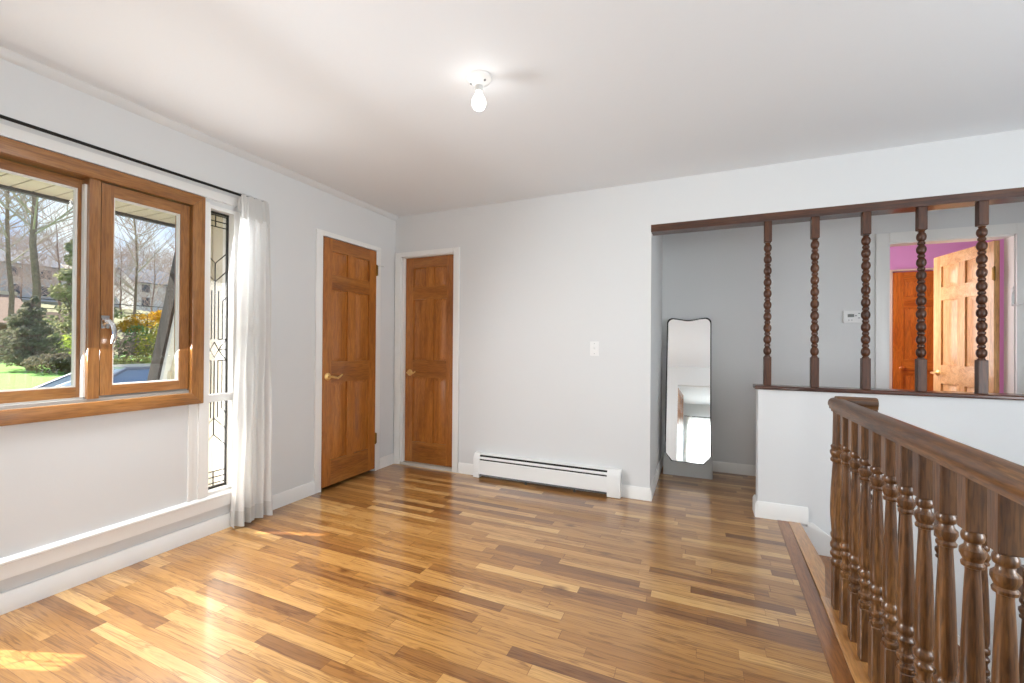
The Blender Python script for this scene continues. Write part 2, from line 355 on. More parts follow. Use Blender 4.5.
DB = (-2.70, -2.095, 0.0, 2.045)    # back door opening
bm = bm_new()
box(bm, XL - 0.12, DB[0], YB, YB + 0.115, 0, H); box(bm, DB[0], DB[1], YB, YB + 0.115, DB[3], H); box(bm, DB[1], -0.346, YB, YB + 0.115, 0, H)
struct('wall_back', bm, M_wall, 'white back wall with the narrow door and heater', 'wall')
bm = bm_new(); box(bm, -0.346, XR, YB, YB + 0.115, 2.106, H); struct('wall_header', bm, M_wall, 'white wall strip above the spindle divider', 'wall')
bm = bm_new(); box(bm, 0.372, XR, YB, YB + 0.115, -2.7, 0.886)
struct('wall_stairwell', bm, M_wall, 'white half wall under the spindle divider, running down beside the stairs', 'half wall')
bm = bm_new(); box(bm, -0.461, -0.346, YB + 0.115, YH + 0.12, 0, H)
struct('wall_alcove', bm, M_wall, 'grey shaded side wall of the mirror alcove', 'wall')
BD = (1.425, 2.175, 0.0, 2.045)     # bedroom door opening
bm = bm_new(); box(bm, -0.346, BD[0], YH, YH + 0.12, -0.1, H); box(bm, BD[0], BD[1], YH, YH + 0.12, BD[3], H); box(bm, BD[1], XR + 0.1, YH, YH + 0.12, -0.1, H)
struct('wall_hall', bm, M_wall, 'white hall wall behind the mirror and spindles', 'wall')
bm = bm_new(); box(bm, XR, XR + 0.1, YR - 0.12, YH, -2.7, -0.0 + 0.4); box(bm, XR, XR + 0.1, YR - 0.12, -0.25, 0.4, H); box(bm, XR, XR + 0.1, 1.45, YH, 0.4, H); box(bm, XR, XR + 0.1, -0.25, 1.45, 2.15, H)
struct('wall_right', bm, M_wall, 'white wall on the far side of the stairwell', 'wall')
bm = bm_new(); box(bm, XL - 0.12, -0.42, YR - 0.12, YR, 0, H); box(bm, -0.42, 0.42, YR - 0.12, YR, 2.06, H); box(bm, 0.42, XR + 0.1, YR - 0.12, YR, -2.7, H)
struct('wall_rear', bm, M_wall, 'white wall behind the camera with a doorway', 'wall')
bm = bm_new(); box(bm, -3.0, -2.9, -4.6, YR - 0.12, 0, H); box(bm, 2.2, 2.3, -4.6, YR - 0.12, 0, H)
box(bm, -3.0, -0.25, -4.6, -4.5, 0, H); box(bm, 0.95, 2.3, -4.6, -4.5, 0, H); box(bm, -0.25, 0.95, -4.6, -4.5, 0, 0.6); box(bm, -0.25, 0.95, -4.6, -4.5, 1.95, H)
struct('wall_dining', bm, M_wall, 'white walls of the room seen in the mirror', 'wall')
bm = bm_new(); box(bm, 1.2, 1.3, YH + 0.12, 6.7, 0, H); box(bm, 1.2, 4.3, 6.5, 6.6, 0, H); box(bm, 4.2, 4.3, YH + 0.12, 6.6, 0, H); box(bm, 2.30, 4.3, YH + 0.12, YH + 0.14, 0, H)
struct('wall_bedroom', bm, M_pink, 'pink painted bedroom walls seen through the far doorway', 'wall')

# baseboards
def base_prof(h=0.095, t=0.014): return [(0, 0), (t, 0), (t, h * 0.8), (t * 0.45, h), (0, h)]
bm = bm_new()
for a, b in ((1.95, 2.456), (3.196, YB)):
    prism(bm, [(XL + p, z) for p, z in base_prof(0.10)], 'y', a, b)
struct('baseboard_left', bm, M_trim, 'white baseboard along the left wall', 'baseboard')
bm = bm_new()
for a, b in ((-2.03, -1.80), (-0.565, -0.346)): prism(bm, [(YB - p, z) for p, z in base_prof()], 'x', a, b)
prism(bm, [(-0.346 + p, z) for p, z in base_prof()], 'y', YB - 0.014, YB + 0.115); prism(bm, [(-0.346 + p, z) for p, z in base_prof()], 'y', YB + 0.115, YH)
struct('baseboard_back', bm, M_trim, 'white baseboard along the back wall and the alcove corner', 'baseboard')
bm = bm_new(); prism(bm, [(YH - p, z) for p, z in base_prof()], 'x', -0.33, 1.33)
struct('baseboard_hall', bm, M_trim, 'white baseboard along the hall wall', 'baseboard')
bm = bm_new(); prism(bm, [(YB - p, z) for p, z in base_prof(0.11, 0.018)], 'x', 0.372, 0.665); prism(bm, [(0.372 - p, z) for p, z in base_prof(0.11, 0.018)], 'y', YB - 0.018, YB + 0.133)
sl = 0.745
prism(bm, [(0.665, 0.012), (0.69, 0.012), (2.6, 0.012 - 1.91 * sl), (2.6, -0.30 - 1.91 * sl), (0.60, -0.22), (0.60, -0.02), (0.66, -0.02)], 'y', YB - 0.012, YB)
struct('baseboard_stairwell', bm, M_trim, 'white baseboard on the half wall, turning into the stair skirt', 'baseboard')

# low sill ledge, panel boards and header around the windows
bm = bm_new()
prism(bm, [(XL, 0.0), (XL + 0.02, 0.0), (XL + 0.02, 0.066), (XL + 0.012, 0.088), (XL, 0.088)], 'y', YR, 1.95)
struct('trim_1', bm, M_trim, 'white baseboard under the front window', 'baseboard')
bm = bm_new()
prism(bm, [(XL, 0.150), (XL + 0.022, 0.150), (XL + 0.022, 0.212), (XL + 0.028, 0.216), (XL + 0.028, 0.226), (XL + 0.02, 0.232), (XL + 0.014, 0.236), (XL, 0.238)], 'y', YR, 1.95)
struct('trim_2', bm, M_trim, 'white low ledge moulding running under the windows', 'moulding')
bm = bm_new()
for s in (0, 1):
    q = (lambda y: y) if s == 0 else (lambda y: 2.26 - y)
    for a, b, t in ((1.548, 1.566, 0.012), (1.566, 1.600, 0.006), (1.600, 1.652, 0.018)):
        lo, hi = sorted((q(a), q(b))); box(bm, XL, XL + t, lo, hi, 0.238, 0.815 if b < 1.64 else 2.04)
box(bm, XL, XL + 0.016, 0.36, 1.92, 2.068, 2.118)
struct('trim_3', bm, M_trim, 'white flat boards framing the front window and sidelights', 'moulding', 0.0015)
bm = bm_new(); prism(bm, [(XL, H), (XL + 0.035, H), (XL + 0.030, H - 0.012), (XL + 0.012, H - 0.03), (XL, H - 0.036)], 'y', YR, YB)
struct('trim_7', bm, M_wall, 'thin cove strip where the left wall meets the ceiling', 'moulding')

# ================================================================== MAIN WINDOW
w1 = thing('window_1', (XL, 1.13, 0.8), 'oak framed double window on the left wall with a chrome handle', 'window', kind='structure')
Y0, Y1, Z0, Z1 = 0.632, 1.622, 0.815, 2.062; cw = 0.068
def mitre(parent, x0, x1, y0, y1, z0, z1, w, name, mats, bevel=0.003):
    """four mitred boards as one frame mesh; level boards use mats[1]"""
    bm = bm_new()
    for poly, mi in (([(y0, z0), (y1, z0), (y1 - w, z0 + w), (y0 + w, z0 + w)], 1), ([(y0, z1), (y1, z1), (y1 - w, z1 - w), (y0 + w, z1 - w)], 1),
                     ([(y0, z0), (y0 + w, z0 + w), (y0 + w, z1 - w), (y0, z1)], 0), ([(y1, z0), (y1 - w, z0 + w), (y1 - w, z1 - w), (y1, z1)], 0)):
        prism(bm, poly, 'x', x0, x1, mi)
    return obj(name, bm, mats, parent, bevel)
mitre(w1, XL - 0.005, XL + 0.024, Y0, Y1, Z0, Z1, cw, 'casing', [M_cas_z, M_cas_y])
# deep jamb liner of the opening
bm = bm_new(); i0, i1, k0, k1 = Y0 + cw, Y1 - cw, Z0 + cw, Z1 - cw
box(bm, XL - 0.12, XL, i0 - 0.018, i0, k0, k1, 0); box(bm, XL - 0.12, XL, i1, i1 + 0.018, k0, k1, 0); box(bm, XL - 0.12, XL, i0 - 0.018, i1 + 0.018, k1, k1 + 0.018, 1)
obj('jamb', bm, [M_cas_z, M_cas_y], w1)
bm = bm_new(); box(bm, XL - 0.12, XL + 0.002, i0 - 0.018, i1 + 0.018, k0 - 0.018, k0); box(bm, XL - 0.06, XL - 0.004, i0, i1, k0, k0 + 0.016); box(bm, XL - 0.03, XL - 0.02, i0, i1, k0 + 0.016, k0 + 0.024)
obj('sill_track', bm, M_greyalu, w1, 0.002)
bm = bm_new(); box(bm, XL - 0.10, XL + 0.004, 1.092, 1.136, k0 + 0.014, k1, 0); obj('mullion', bm, M_cas_z, w1, 0.004)
bm = bm_new(); box(bm, XL - 0.05, XL - 0.02, 1.083, 1.092, k0 + 0.016, k1 - 0.03); obj('mullion_edge', bm, M_gasket, w1, 0.002)
def sash(x0, x1, y0, y1, z0, z1, sl_, sr, sb, st, name='sash'):
    bm = bm_new()
    box(bm, x0, x1, y0, y0 + sl_, z0, z1, 0); box(bm, x0, x1, y1 - sr, y1, z0, z1, 0); box(bm, x0, x1, y0 + sl_, y1 - sr, z0, z0 + sb, 1); box(bm, x0, x1, y0 + sl_, y1 - sr, z1 - st, z1, 1)
    s_ = obj(name, bm, [M_cas_z, M_cas_y], w1, 0.003)
    g0, g1, h0, h1 = y0 + sl_, y1 - sr, z0 + sb, z1 - st
    bm = bm_new(); t = 0.007; xa, xb = x1 - 0.03, x1 - 0.006
    box(bm, xa, xb, g0, g0 + t, h0, h1); box(bm, xa, xb, g1 - t, g1, h0, h1); box(bm, xa, xb, g0 + t, g1 - t, h0, h0 + t); box(bm, xa, xb, g0 + t, g1 - t, h1 - t, h1)
    obj('gasket', bm, M_gasket, s_, 0)
    bm = bm_new(); box(bm, xa + 0.004, xa + 0.008, g0, g1, h0, h1); obj('pane', bm, M_glass, s_)
    return s_
rs = sash(XL - 0.055, XL - 0.002, 1.141, i1 - 0.003, k0 + 0.026, k1 - 0.005, 0.050, 0.050, 0.050, 0.060)
sash(XL - 0.105, XL - 0.055, i0 + 0.003, 1.092, k0 + 0.018, k1 - 0.005, 0.05, 0.020, 0.055, 0.045)
# chrome handle on the right sash
hd = bm_new()
lathe(hd, [(0.013, 0), (0.016, 0.004), (0.014, 0.012), (0.010, 0.02), (0.010, 0.03)], (XL, 1.158, 1.285), 14, 'x')
box(hd, XL - 0.002, XL + 0.007, 1.142, 1.174, 1.25, 1.315)
tube(hd, [(XL + 0.026, 1.150, 1.290), (XL + 0.034, 1.160, 1.288), (XL + 0.042, 1.172, 1.272), (XL + 0.046, 1.178, 1.24), (XL + 0.045, 1.178, 1.205), (XL + 0.040, 1.172, 1.175)], [0.010, 0.011, 0.011, 0.011, 0.010, 0.007], 10)
tag(obj('handle', hd, M_chrome, w1, 0.002), 'chrome lever handle on the opening sash')

# ================================================================== SIDELIGHTS with leaded pattern
def sidelite(name, y0, y1, label, flip=False):
    z0, z1 = 0.235, 2.035
    t = thing(name, (XL, (y0 + y1) / 2, z0), label, 'window', kind='structure')
    bm = bm_new(); fw = 0.022
    ea, eb = (0.052, 0.015) if flip else (0.015, 0.052)
    for a, b, c, d in ((y0, y0 + ea, z0, z1), (y1 - eb, y1, z0, z1), (y0 + ea, y1 - eb, z0, z0 + fw), (y0 + ea, y1 - eb, z1 - fw, z1)): box(bm, XL - 0.11, XL + 0.004, a, b, c, d)
    box(bm, XL - 0.045, XL + 0.003, y0 + ea, y1 - eb, 0.812, 0.857)
    obj('window_frame', bm, M_trim, t, 0.002)
    g0, g1, h0, h1 = y0 + ea - 0.003, y1 - eb + 0.003, z0 + fw, z1 - fw
    p = bx('pane', (XL - 0.062, XL - 0.058, g0, g1, h0, h1), M_lglass, t)
    bm = bm_new(); x = XL - 0.056; U = lambda u: g0 + u * (g1 - g0); Z = lambda py: 1.182 + (343.5 - py) * 0.00619; r = 0.0033
    def ln(*pts): tube(bm, [(x, U(u), Z(q)) for u, q in pts], r, 6)
    for q in (212.5, 218.5, 482, 488): ln((0, q), (1, q))
    ln((0.45, 209), (0.45, 224)); ln((0, 224), (1, 224)); ln((0, 476), (1, 476)); ln((0.45, 476), (0.45, 491))
    for c0, sgn in ((262, 1), (281, 1), (438, -1), (421, -1)): ln((0, c0 - 11 * sgn), (0.45, c0), (1, c0 - 14 * sgn))
    ln((0.45, 262), (0.45, 281)); ln((0.45, 421), (0.45, 438))
    for u in (0.16, 0.32, 0.45, 0.60, 0.78):
        a = {0.16: 303, 0.32: 290, 0.45: 281, 0.60: 290, 0.78: 300}[u]; ln((u, a), (u, 340)); ln((u, 362), (u, 412 if u in (0.16, 0.78) else 421))
    ln((0, 299), (0.16, 303)); ln((0.78, 300), (1, 294)); ln((0, 408), (0.16, 412)); ln((0.78, 412), (1, 419))
    ln((0.45, 343), (0.62, 351), (0.45, 359), (0.28, 351), (0.45, 343)); ln((0, 351), (0.28, 351)); ln((0.62, 351), (1, 351))
    ln((0, 340), (0.28, 351)); ln((0, 362), (0.28, 351)); ln((1, 338), (0.62, 351)); ln((1, 364), (0.62, 351)); ln((0, 340), (0.3, 340)); ln((0.6, 340), (1, 340)); ln((0, 362), (0.3, 362)); ln((0.6, 362), (1, 362))
    tag(obj('leading', bm, M_lead, p), 'dark lead came pattern of chevrons and a diamond')
    bm = bm_new(); ge = (g0, g0 + 0.010) if flip else (g1 - 0.010, g1)
    box(bm, XL - 0.07, XL - 0.052, ge[0], ge[1], h0, h1); box(bm, XL - 0.07, XL - 0.05, g0, g1, h1 - 0.012, h1); box(bm, XL - 0.07, XL - 0.05, g0, g1, h0, h0 + 0.014)
    obj('inner_edge', bm, M_lead, t)
    return t
sidelite('window_2', SL[0], SL[1], 'narrow leaded glass sidelight between the oak window and the curtain')
sidelite('window_3', SL2[0], SL2[1], 'narrow leaded glass sidelight on the left of the oak window', True)

# ================================================================== PANEL DOORS
def panel_door(root, w, h, t, mats, local=True, arch=False):
    """six panel door, local frame: x 0..w, y -t..0 (face at y=-t), z 0..h"""
    st, mu = 0.088 if w < 0.62 else 0.10, 0.085
    pw_ = (w - 2 * st - mu) / 2
    rows = [(0.10 * h, 0.415 * h), (0.50 * h, 0.795 * h), (0.855 * h, 0.95 * h)]
    xs = [(st, st + pw_), (st + pw_ + mu, w - st)]
    bm = bm_new()
    for a, b in ((0, st), (w - st, w)): box(bm, a, b, min(-t, 0), max(-t, 0), 0, h, 0)
    zz = [0] + [v for r in rows for v in r] + [h]
    for k in range(0, len(zz), 2): box(bm, st, w - st, min(-t, 0), max(-t, 0), zz[k], zz[k + 1], 1)
    for a, b in rows: box(bm, st + pw_, st + pw_ + mu, min(-t, 0), max(-t, 0), a, b, 0)
    fr = obj('frame', bm, [mats[0], mats[1]], root, 0.003, local=True)
    for a, b in rows:
        for c, d in xs:
            bm = bm_new()
            for s in (-1, 1):
                ya = -t / 2 + s * (abs(t) / 2 - 0.014); yb = -t / 2 + s * (abs(t) / 2 - 0.002)
                m1, m2 = 0.007, 0.034
                P = [[(c, ya, a), (d, ya, a), (d, ya, b), (c, ya, b)], [(c + m1, ya, a + m1), (d - m1, ya, a + m1), (d - m1, ya, b - m1), (c + m1, ya, b - m1)],
                     [(c + m2, yb, a + m2), (d - m2, yb, a + m2), (d - m2, yb, b - m2), (c + m2, yb, b - m2)]]
                V = [[bm.verts.new(p) for p in q] for q in P]
                fs = []
                for q0, q1 in zip(V, V[1:]):
                    for i in range(4): fs.append(bm.faces.new((q0[i], q0[(i + 1) % 4], q1[(i + 1) % 4], q1[i])))
                fs.append(bm.faces.new(V[2])); 
                if s > 0: bmesh.ops.reverse_faces(bm, faces=fs)
            obj('panel', bm, mats[0], root, local=True)
def lever(root, x, z, yface, dirx, mat, L=0.105):
    """lever handle on the face at y=yface, pointing towards dirx"""
    bm = bm_new()
    lathe(bm, [(0.031, yface), (0.031, yface - 0.004), (0.026, yface - 0.009), (0.013, yface - 0.012)], (x, 0, z), 18, 'y')
    h = obj('handle', bm, mat, root, local=True)
    bm = bm_new(); y = yface
    tube(bm, [(x, y - 0.008, z), (x, y - 0.040, z), (x + dirx * 0.010, y - 0.050, z)], [0.010, 0.009, 0.010], 10)
    tube(bm, [(x, y - 0.050, z + 0.002), (x + dirx * 0.03, y - 0.054, z - 0.006), (x + dirx * 0.055, y - 0.054, z - 0.012), (x + dirx * 0.08, y - 0.054, z), (x + dirx * L, y - 0.052, z + 0.014)], [0.009, 0.010, 0.009, 0.0075, 0.006], 10)
    obj('lever', bm, mat, h, local=True)
def hinge(root, x, y, z, mat, h=0.09):
    bm = bm_new(); lathe(bm, [(0.004, -h / 2 - 0.008), (0.007, -h / 2), (0.007, -h / 6), (0.0062, -h / 6 + 0.001), (0.007, -h / 6 + 0.002), (0.007, h / 6), (0.0062, h / 6 + 0.001), (0.007, h / 6 + 0.002), (0.007, h / 2), (0.004, h / 2 + 0.008)], (x, y, z), 12)
    box(bm, x - 0.003, x + 0.018, y, y + 0.004, z - h / 2, z + h / 2)
    obj('hinge', bm, mat, root, local=True)
# left wall door: local x runs along +Y of the world, face towards +X
d1 = thing('door_1', (XL - 0.014, 2.514, 0.028), 'stained oak six panel door on the left wall, nearest the curtain', 'door', kind='structure', rotz=PI / 2)
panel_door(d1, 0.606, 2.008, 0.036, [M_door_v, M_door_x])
lever(d1, 0.05, 0.885, -0.036, 1, M_brass); hinge(d1, 0.612, -0.038, 1.835, M_bronze); hinge(d1, 0.612, -0.038, 0.277, M_bronze)
bm = bm_new(); tube(bm, [(0.625, -0.040, 1.885), (0.645, -0.06, 1.885), (0.672, -0.066, 1.882)], 0.004, 8); lathe(bm, [(0.004, 0), (0.008, 0.003), (0.008, 0.012), (0.004, 0.016)], (0.672, -0.066, 1.874), 10)
tag(obj('hinge_stop', bm, M_plastic, d1, local=True), 'small white door stop on the top hinge')
bm = bm_new()
for a, b in ((2.456, 2.512), (3.128, 3.196)): prism(bm, [(XL, a), (XL + 0.012 if a < 3 else XL + 0.019, a), (XL + 0.019 if a < 3 else XL + 0.012, b), (XL, b)], 'z', 0, 2.085)
box(bm, XL, XL + 0.016, 2.512, 3.128, 2.045, 2.085)
box(bm, XL - 0.12, XL + 0.006, 2.505, 2.511, 0, 2.06); box(bm, XL - 0.12, XL + 0.002, 3.124, 3.13, 0, 2.06); box(bm, XL - 0.12, XL + 0.002, 2.505, 3.13, 2.045, 2.06)
struct('trim_8', bm, M_trim, 'white casing around the left wall door', 'door casing', 0.0015)
bm = bm_new(); box(bm, XL - 0.5, XL - 0.06, 2.50, 3.18, -0.15, -0.002); box(bm, XL - 0.5, XL - 0.45, 2.50, 3.18, 0, 2.1); box(bm, XL - 0.5, XL - 0.06, 2.45, 2.5, 0, 2.1); box(bm, XL - 0.5, XL - 0.06, 3.18, 3.22, 0, 2.1); box(bm, XL - 0.5, XL - 0.12, 2.5, 3.2, 2.1, 2.14)
struct('wall_closet', bm, M_dark, 'dark closet interior behind the left wall door', 'closet')
# back wall door
d2 = thing('door_2', (-2.668, YB + 0.068, 0.030), 'narrow oak six panel door on the back wall beside the corner', 'door', kind='structure')
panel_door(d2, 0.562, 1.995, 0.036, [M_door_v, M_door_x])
lever(d2, 0.055, 0.872, -0.036, 1, M_brass, 0.10)
bm = bm_new()
for a, b, s in ((-2.764, -2.700, 0), (-2.098, -2.034, 1)): prism(bm, [(a, YB), (a, YB - (0.012, 0.019)[s == 0 and 1 or 0]), (b, YB - (0.012, 0.019)[s]), (b, YB)], 'z', 0, 2.078)
box(bm, -2.70, -2.098, YB - 0.016, YB, 2.035, 2.078)
box(bm, -2.70, -2.672, YB, YB + 0.115, 0, 2.045); box(bm, -2.102, -2.095, YB, YB + 0.115, 0, 2.045); box(bm, -2.70, -2.095, YB, YB + 0.115, 2.026, 2.045)
struct('trim_9', bm, M_trim, 'white casing around the narrow back door', 'door casing', 0.0015)
bm = bm_new(); box(bm, -2.70, -2.095, YB - 0.006, YB + 0.10, 0.0, 0.024)
struct('trim_10', bm, plain('threshold_grey', srgb(196, 190, 180), 0.4), 'pale threshold strip under the narrow back door', 'threshold', 0.004)
bm = bm_new(); box(bm, -2.75, -2.05, YB + 0.115, YB + 0.2, 0, 2.2); struct('wall_pantry', bm, M_dark, 'dark space behind the narrow back door', 'closet')

# bedroom doorway
bm = bm_new()
for a, b in ((1.335, 1.425), (2.175, 2.255)): prism(bm, [(a, YH), (a, YH - 0.02), (b, YH - 0.013), (b, YH)], 'z', 0, 2.125)
box(bm, 1.425, 2.175, YH - 0.018, YH, 2.045, 2.125)
box(bm, 1.418, 1.430, YH, YH + 0.12, 0, 2.045); box(bm, 2.170, 2.182, YH, YH + 0.12, 0, 2.045); box(bm, 1.42, 2.18, YH, YH + 0.12, 2.035, 2.045)
struct('trim_11', bm, M_trim, 'white casing around the bedroom doorway', 'door casing', 0.0015)
d3 = thing('door_3', (2.150, YH + 0.128, 0.02), 'pale pine six panel bedroom door standing open', 'door', kind='structure', rotz=math.radians(98))
panel_door(d3, 0.70, 2.01, -0.036, [M_pine_v, M_pine_y])
bm = bm_new(); lathe(bm, [(0.028, 0.036), (0.028, 0.041), (0.02, 0.047), (0.010, 0.052), (0.010, 0.085)], (0.64, 0, 0.93), 16, 'y')
h3 = obj('handle', bm, M_brass, d3, local=True)
bm = bm_new(); tube(bm, [(0.64, 0.084, 0.93), (0.60, 0.088, 0.925), (0.56, 0.086, 0.935)], [0.010, 0.009, 0.007], 10); obj('lever', bm, M_brass, h3, local=True)
hinge(d3, -0.004, 0.036, 1.75, M_bronze, 0.10); hinge(d3, -0.004, 0.036, 0.3, M_bronze, 0.10)
d4 = thing('door_4', (2.09, 6.485, 0.02), 'orange stained closet door on the pink bedroom wall', 'door', kind='structure')
panel_door(d4, 0.70, 2.05, 0.03, [M_orange_v, M_orange_x])
bm = bm_new(); lathe(bm, [(0.012, -0.03), (0.010, -0.05), (0.022, -0.062), (0.024, -0.075), (0.012, -0.083)], (0.07, 0, 0.92), 14, 'y'); tag(obj('knob', bm, M_orange_v, d4, local=True), 'round wooden knob')
bm = bm_new(); box(bm, 2.045, 2.085, 6.455, 6.5, 0, 2.09); box(bm, 2.045, 2.84, 6.46, 6.5, 2.085, 2.105)
struct('trim_12', bm, plain('cream_trim', srgb(238, 214, 190), 0.4), 'cream casing around the orange closet door', 'door casing')

# ================================================================== SPINDLE DIVIDER
dv = thing('spindle_divider', (0.4, YB, 0.886), 'dark wood divider with beaded spindles above the white half wall', 'room divider')
bm = bm_new(); box(bm, -0.348, XR, YB - 0.004, YB + 0.119, 2.052, 2.106); obj('top_beam', bm, M_beam, dv, 0.004)
bm = bm_new(); prism(bm, [(YB - 0.022, 0.890), (YB - 0.018, 0.886), (YB + 0.133, 0.886), (YB + 0.137, 0.890), (YB + 0.137, 0.905), (YB + 0.130, 0.912), (YB - 0.015, 0.912), (YB - 0.022, 0.905)], 'x', 0.352, XR); obj('sill_cap', bm, M_cap, dv, 0.002)
def spindle_mesh():
    bm = bm_new(); cy = YB + 0.03; hs = 0.0225
    box(bm, -hs, hs, -hs, hs, 0.912, 1.112); box(bm, -hs, hs, -hs, hs, 1.908, 2.052)
    es = [e for e in bm.edges]; bmesh.ops.bevel(bm, geom=es, offset=0.003, segments=1, affect='EDGES')
    prof = []; z0, z1, n = 1.112, 1.908, 10; p_ = (z1 - z0) / n
    for k in range(n):
        c = z0 + (k + 0.5) * p_
        prof += [(0.0190, c - p_ * 0.5), (0.0185, c - p_ * 0.43), (0.0150, c - p_ * 0.38)]
        for j in range(-5, 6):
            a = j / 5 * 1.0; prof.append((0.0238 * math.cos(a) + 0.0008, c + p_ * 0.345 * math.sin(a) / math.sin(1.0)))
        prof += [(0.0150, c + p_ * 0.38), (0.0185, c + p_ * 0.43)]
    lathe(bm, prof, (0, 0, 0), 18)
    return bm
sx = [0.428, 0.702, 0.976, 1.251, 1.527, 1.802, 2.077]
s0 = obj('spindle', spindle_mesh(), M_spin, dv, local=True); s0.location = (sx[0] - 0.4, 0.022, -0.886)
for x in sx[1:]:
    c = s0.copy(); C.objects.link(c); c.parent = dv; c.location = (x - 0.4, 0.022, -0.886)

# ================================================================== STAIR RAILING
RX = 0.574
rl = thing('stair_railing', (RX, 2.36, 0.009), 'turned oak stair railing with a round newel and close set balusters', 'railing')
def baluster_bm(z0, z1, hs=0.020):
    """square blocks, turned bead sets and a long taper that widens downwards"""
    bm = bm_new(); box(bm, -hs, hs, -hs, hs, 0, 0.205 - z0); box(bm, -hs, hs, -hs, hs, 0.765 - z0, z1 - z0)
    bmesh.ops.bevel(bm, geom=list(bm.edges), offset=0.0025, segments=1, affect='EDGES')
    P = [(0.019, 0.205), (0.021, 0.210), (0.021, 0.222), (0.015, 0.226), (0.0145, 0.234), (0.019, 0.238), (0.0225, 0.246), (0.0215, 0.256), (0.016, 0.262), (0.0145, 0.276), (0.017, 0.288), (0.021, 0.294), (0.0215, 0.302),
         (0.0165, 0.308), (0.0155, 0.316), (0.019, 0.320), (0.0228, 0.328), (0.0222, 0.340), (0.0175, 0.346), (0.0165, 0.352), (0.0185, 0.358), (0.0205, 0.368), (0.0213, 0.40), (0.0205, 0.46), (0.0185, 0.53), (0.0160, 0.60), (0.0138, 0.655), (0.0130, 0.672),
         (0.0135, 0.680), (0.0195, 0.683), (0.0205, 0.690), (0.0165, 0.696), (0.0190, 0.702), (0.0228, 0.712), (0.0222, 0.722), (0.0150, 0.730), (0.0140, 0.738), (0.0185, 0.742), (0.0205, 0.750), (0.0195, 0.758), (0.0160, 0.765)]
    lathe(bm, [(r, z - z0) for r, z in P], (0, 0, 0), 18); return bm
b0 = obj('baluster', baluster_bm(0.009, 0.890), M_bal, rl, local=True); b0.location = (0, 2.245 - 2.36, 0)
y = 2.245 - 0.115
ny = 1
while y > YR + 0.06:
    c = b0.copy(); C.objects.link(c); c.parent = rl; c.location = (0, y - 2.36, 0); y -= 0.115; ny += 1
bm = bm_new(); box(bm, -0.022, 0.022, -0.022, 0.022, -0.02, 0.195); bmesh.ops.bevel(bm, geom=list(bm.edges), offset=0.003, segments=1, affect='EDGES')
P = [(0.021, 0.195), (0.025, 0.205), (0.026, 0.218), (0.021, 0.226), (0.020, 0.236), (0.026, 0.244), (0.027, 0.256), (0.022, 0.264), (0.021, 0.274), (0.026, 0.282), (0.0265, 0.296), (0.022, 0.306), (0.0215, 0.320), (0.025, 0.328), (0.026, 0.340), (0.0225, 0.350),
     (0.0235, 0.37), (0.0265, 0.42), (0.0272, 0.47), (0.0255, 0.54), (0.0215, 0.62), (0.0195, 0.655), (0.020, 0.662), (0.0265, 0.668), (0.0275, 0.678), (0.023, 0.686), (0.0245, 0.694), (0.0285, 0.702), (0.0285, 0.714), (0.024, 0.722), (0.0255, 0.728), (0.0265, 0.736), (0.021, 0.744), (0.0205, 0.77), (0.0195, 0.83), (0.019, 0.895)]
lathe(bm, [(r * 1.14, z - 0.009) for r, z in P], (0, 0, 0), 24)
tag(obj('newel_post', bm, M_bal, rl, local=True), 'turned round newel at the top of the stairs')
def rail_prof(cx, zt, w=0.064, h=0.062):
    a = w / 2
    pts = [(-a * 0.62, 0), (-a * 0.62, h * 0.16), (-a * 0.86, h * 0.22), (-a * 0.86, h * 0.36), (-a, h * 0.46), (-a * 1.02, h * 0.62), (-a * 0.94, h * 0.80), (-a * 0.72, h * 0.93), (-a * 0.35, h)]
    return [(cx + p, zt - h + z) for p, z in pts] + [(cx - p, zt - h + z) for p, z in pts[::-1]]
bm = bm_new(); prism(bm, rail_prof(RX, 0.950), 'y', YR, 2.40); obj('handrail', bm, M_rail, rl, 0, sharp=50)
# short level piece turning right off the newel, then the rail that goes down with the stairs
bm = bm_new(); prism(bm, [(p - RX + 2.385, z) for p, z in rail_prof(RX, 0.958)], 'x', RX - 0.005, 0.715); obj('handrail', bm, M_rail_x, rl, 0, sharp=50)
bm = bm_new(); sl = 0.745
pf = [(p - RX + 2.385, z) for p, z in rail_prof(RX, 0.9)]
va = [bm.verts.new((0.70, a, b)) for a, b in pf]; vb = [bm.verts.new((2.2, a, b - 1.5 * sl)) for a, b in pf]
fs = [bm.faces.new(va[::-1]), bm.faces.new(vb)] + [bm.faces.new((va[i], va[(i + 1) % len(pf)], vb[(i + 1) % len(pf)], vb[i])) for i in range(len(pf))]; bmesh.ops.recalc_face_normals(bm, faces=fs)
obj('handrail', bm, M_rail_x, rl, 0, sharp=50)

# ---- stairs going down to the right
stx = thing('staircase', (0.62, 2.9, -0.19), 'oak stairs going down beside the white half wall', 'stairs')
rise, run = 0.19, 0.255
for k in range(1, 10):
    x0 = 0.612 + (k - 1) * run; z = -rise * k
    xa_ = 0.505 if k == 1 else x0
    bx('tread', (xa_, x0 + run + 0.028, 2.345, YB - 0.012, z - 0.028, z), M_tread, stx, 0.006)
    bx('riser', (xa_, xa_ + 0.018, 2.345, YB - 0.012, z, z + rise - (0.036 if k == 1 else 0.028)), M_trim, stx)
    for j in range(2):
        xb = x0 + 0.07 + j * 0.127
        c = b0.copy(); C.objects.link(c); c.parent = rl
        c.location = (xb - RX, 0.025, z - 0.009 + 0.004)
bm = bm_new(); n = 9
pts = [(0.60, -0.05), (0.60, -0.25)] + [(0.60 + n * run, -rise * n - 0.15)] + [(0.60 + n * run, -rise * n)]
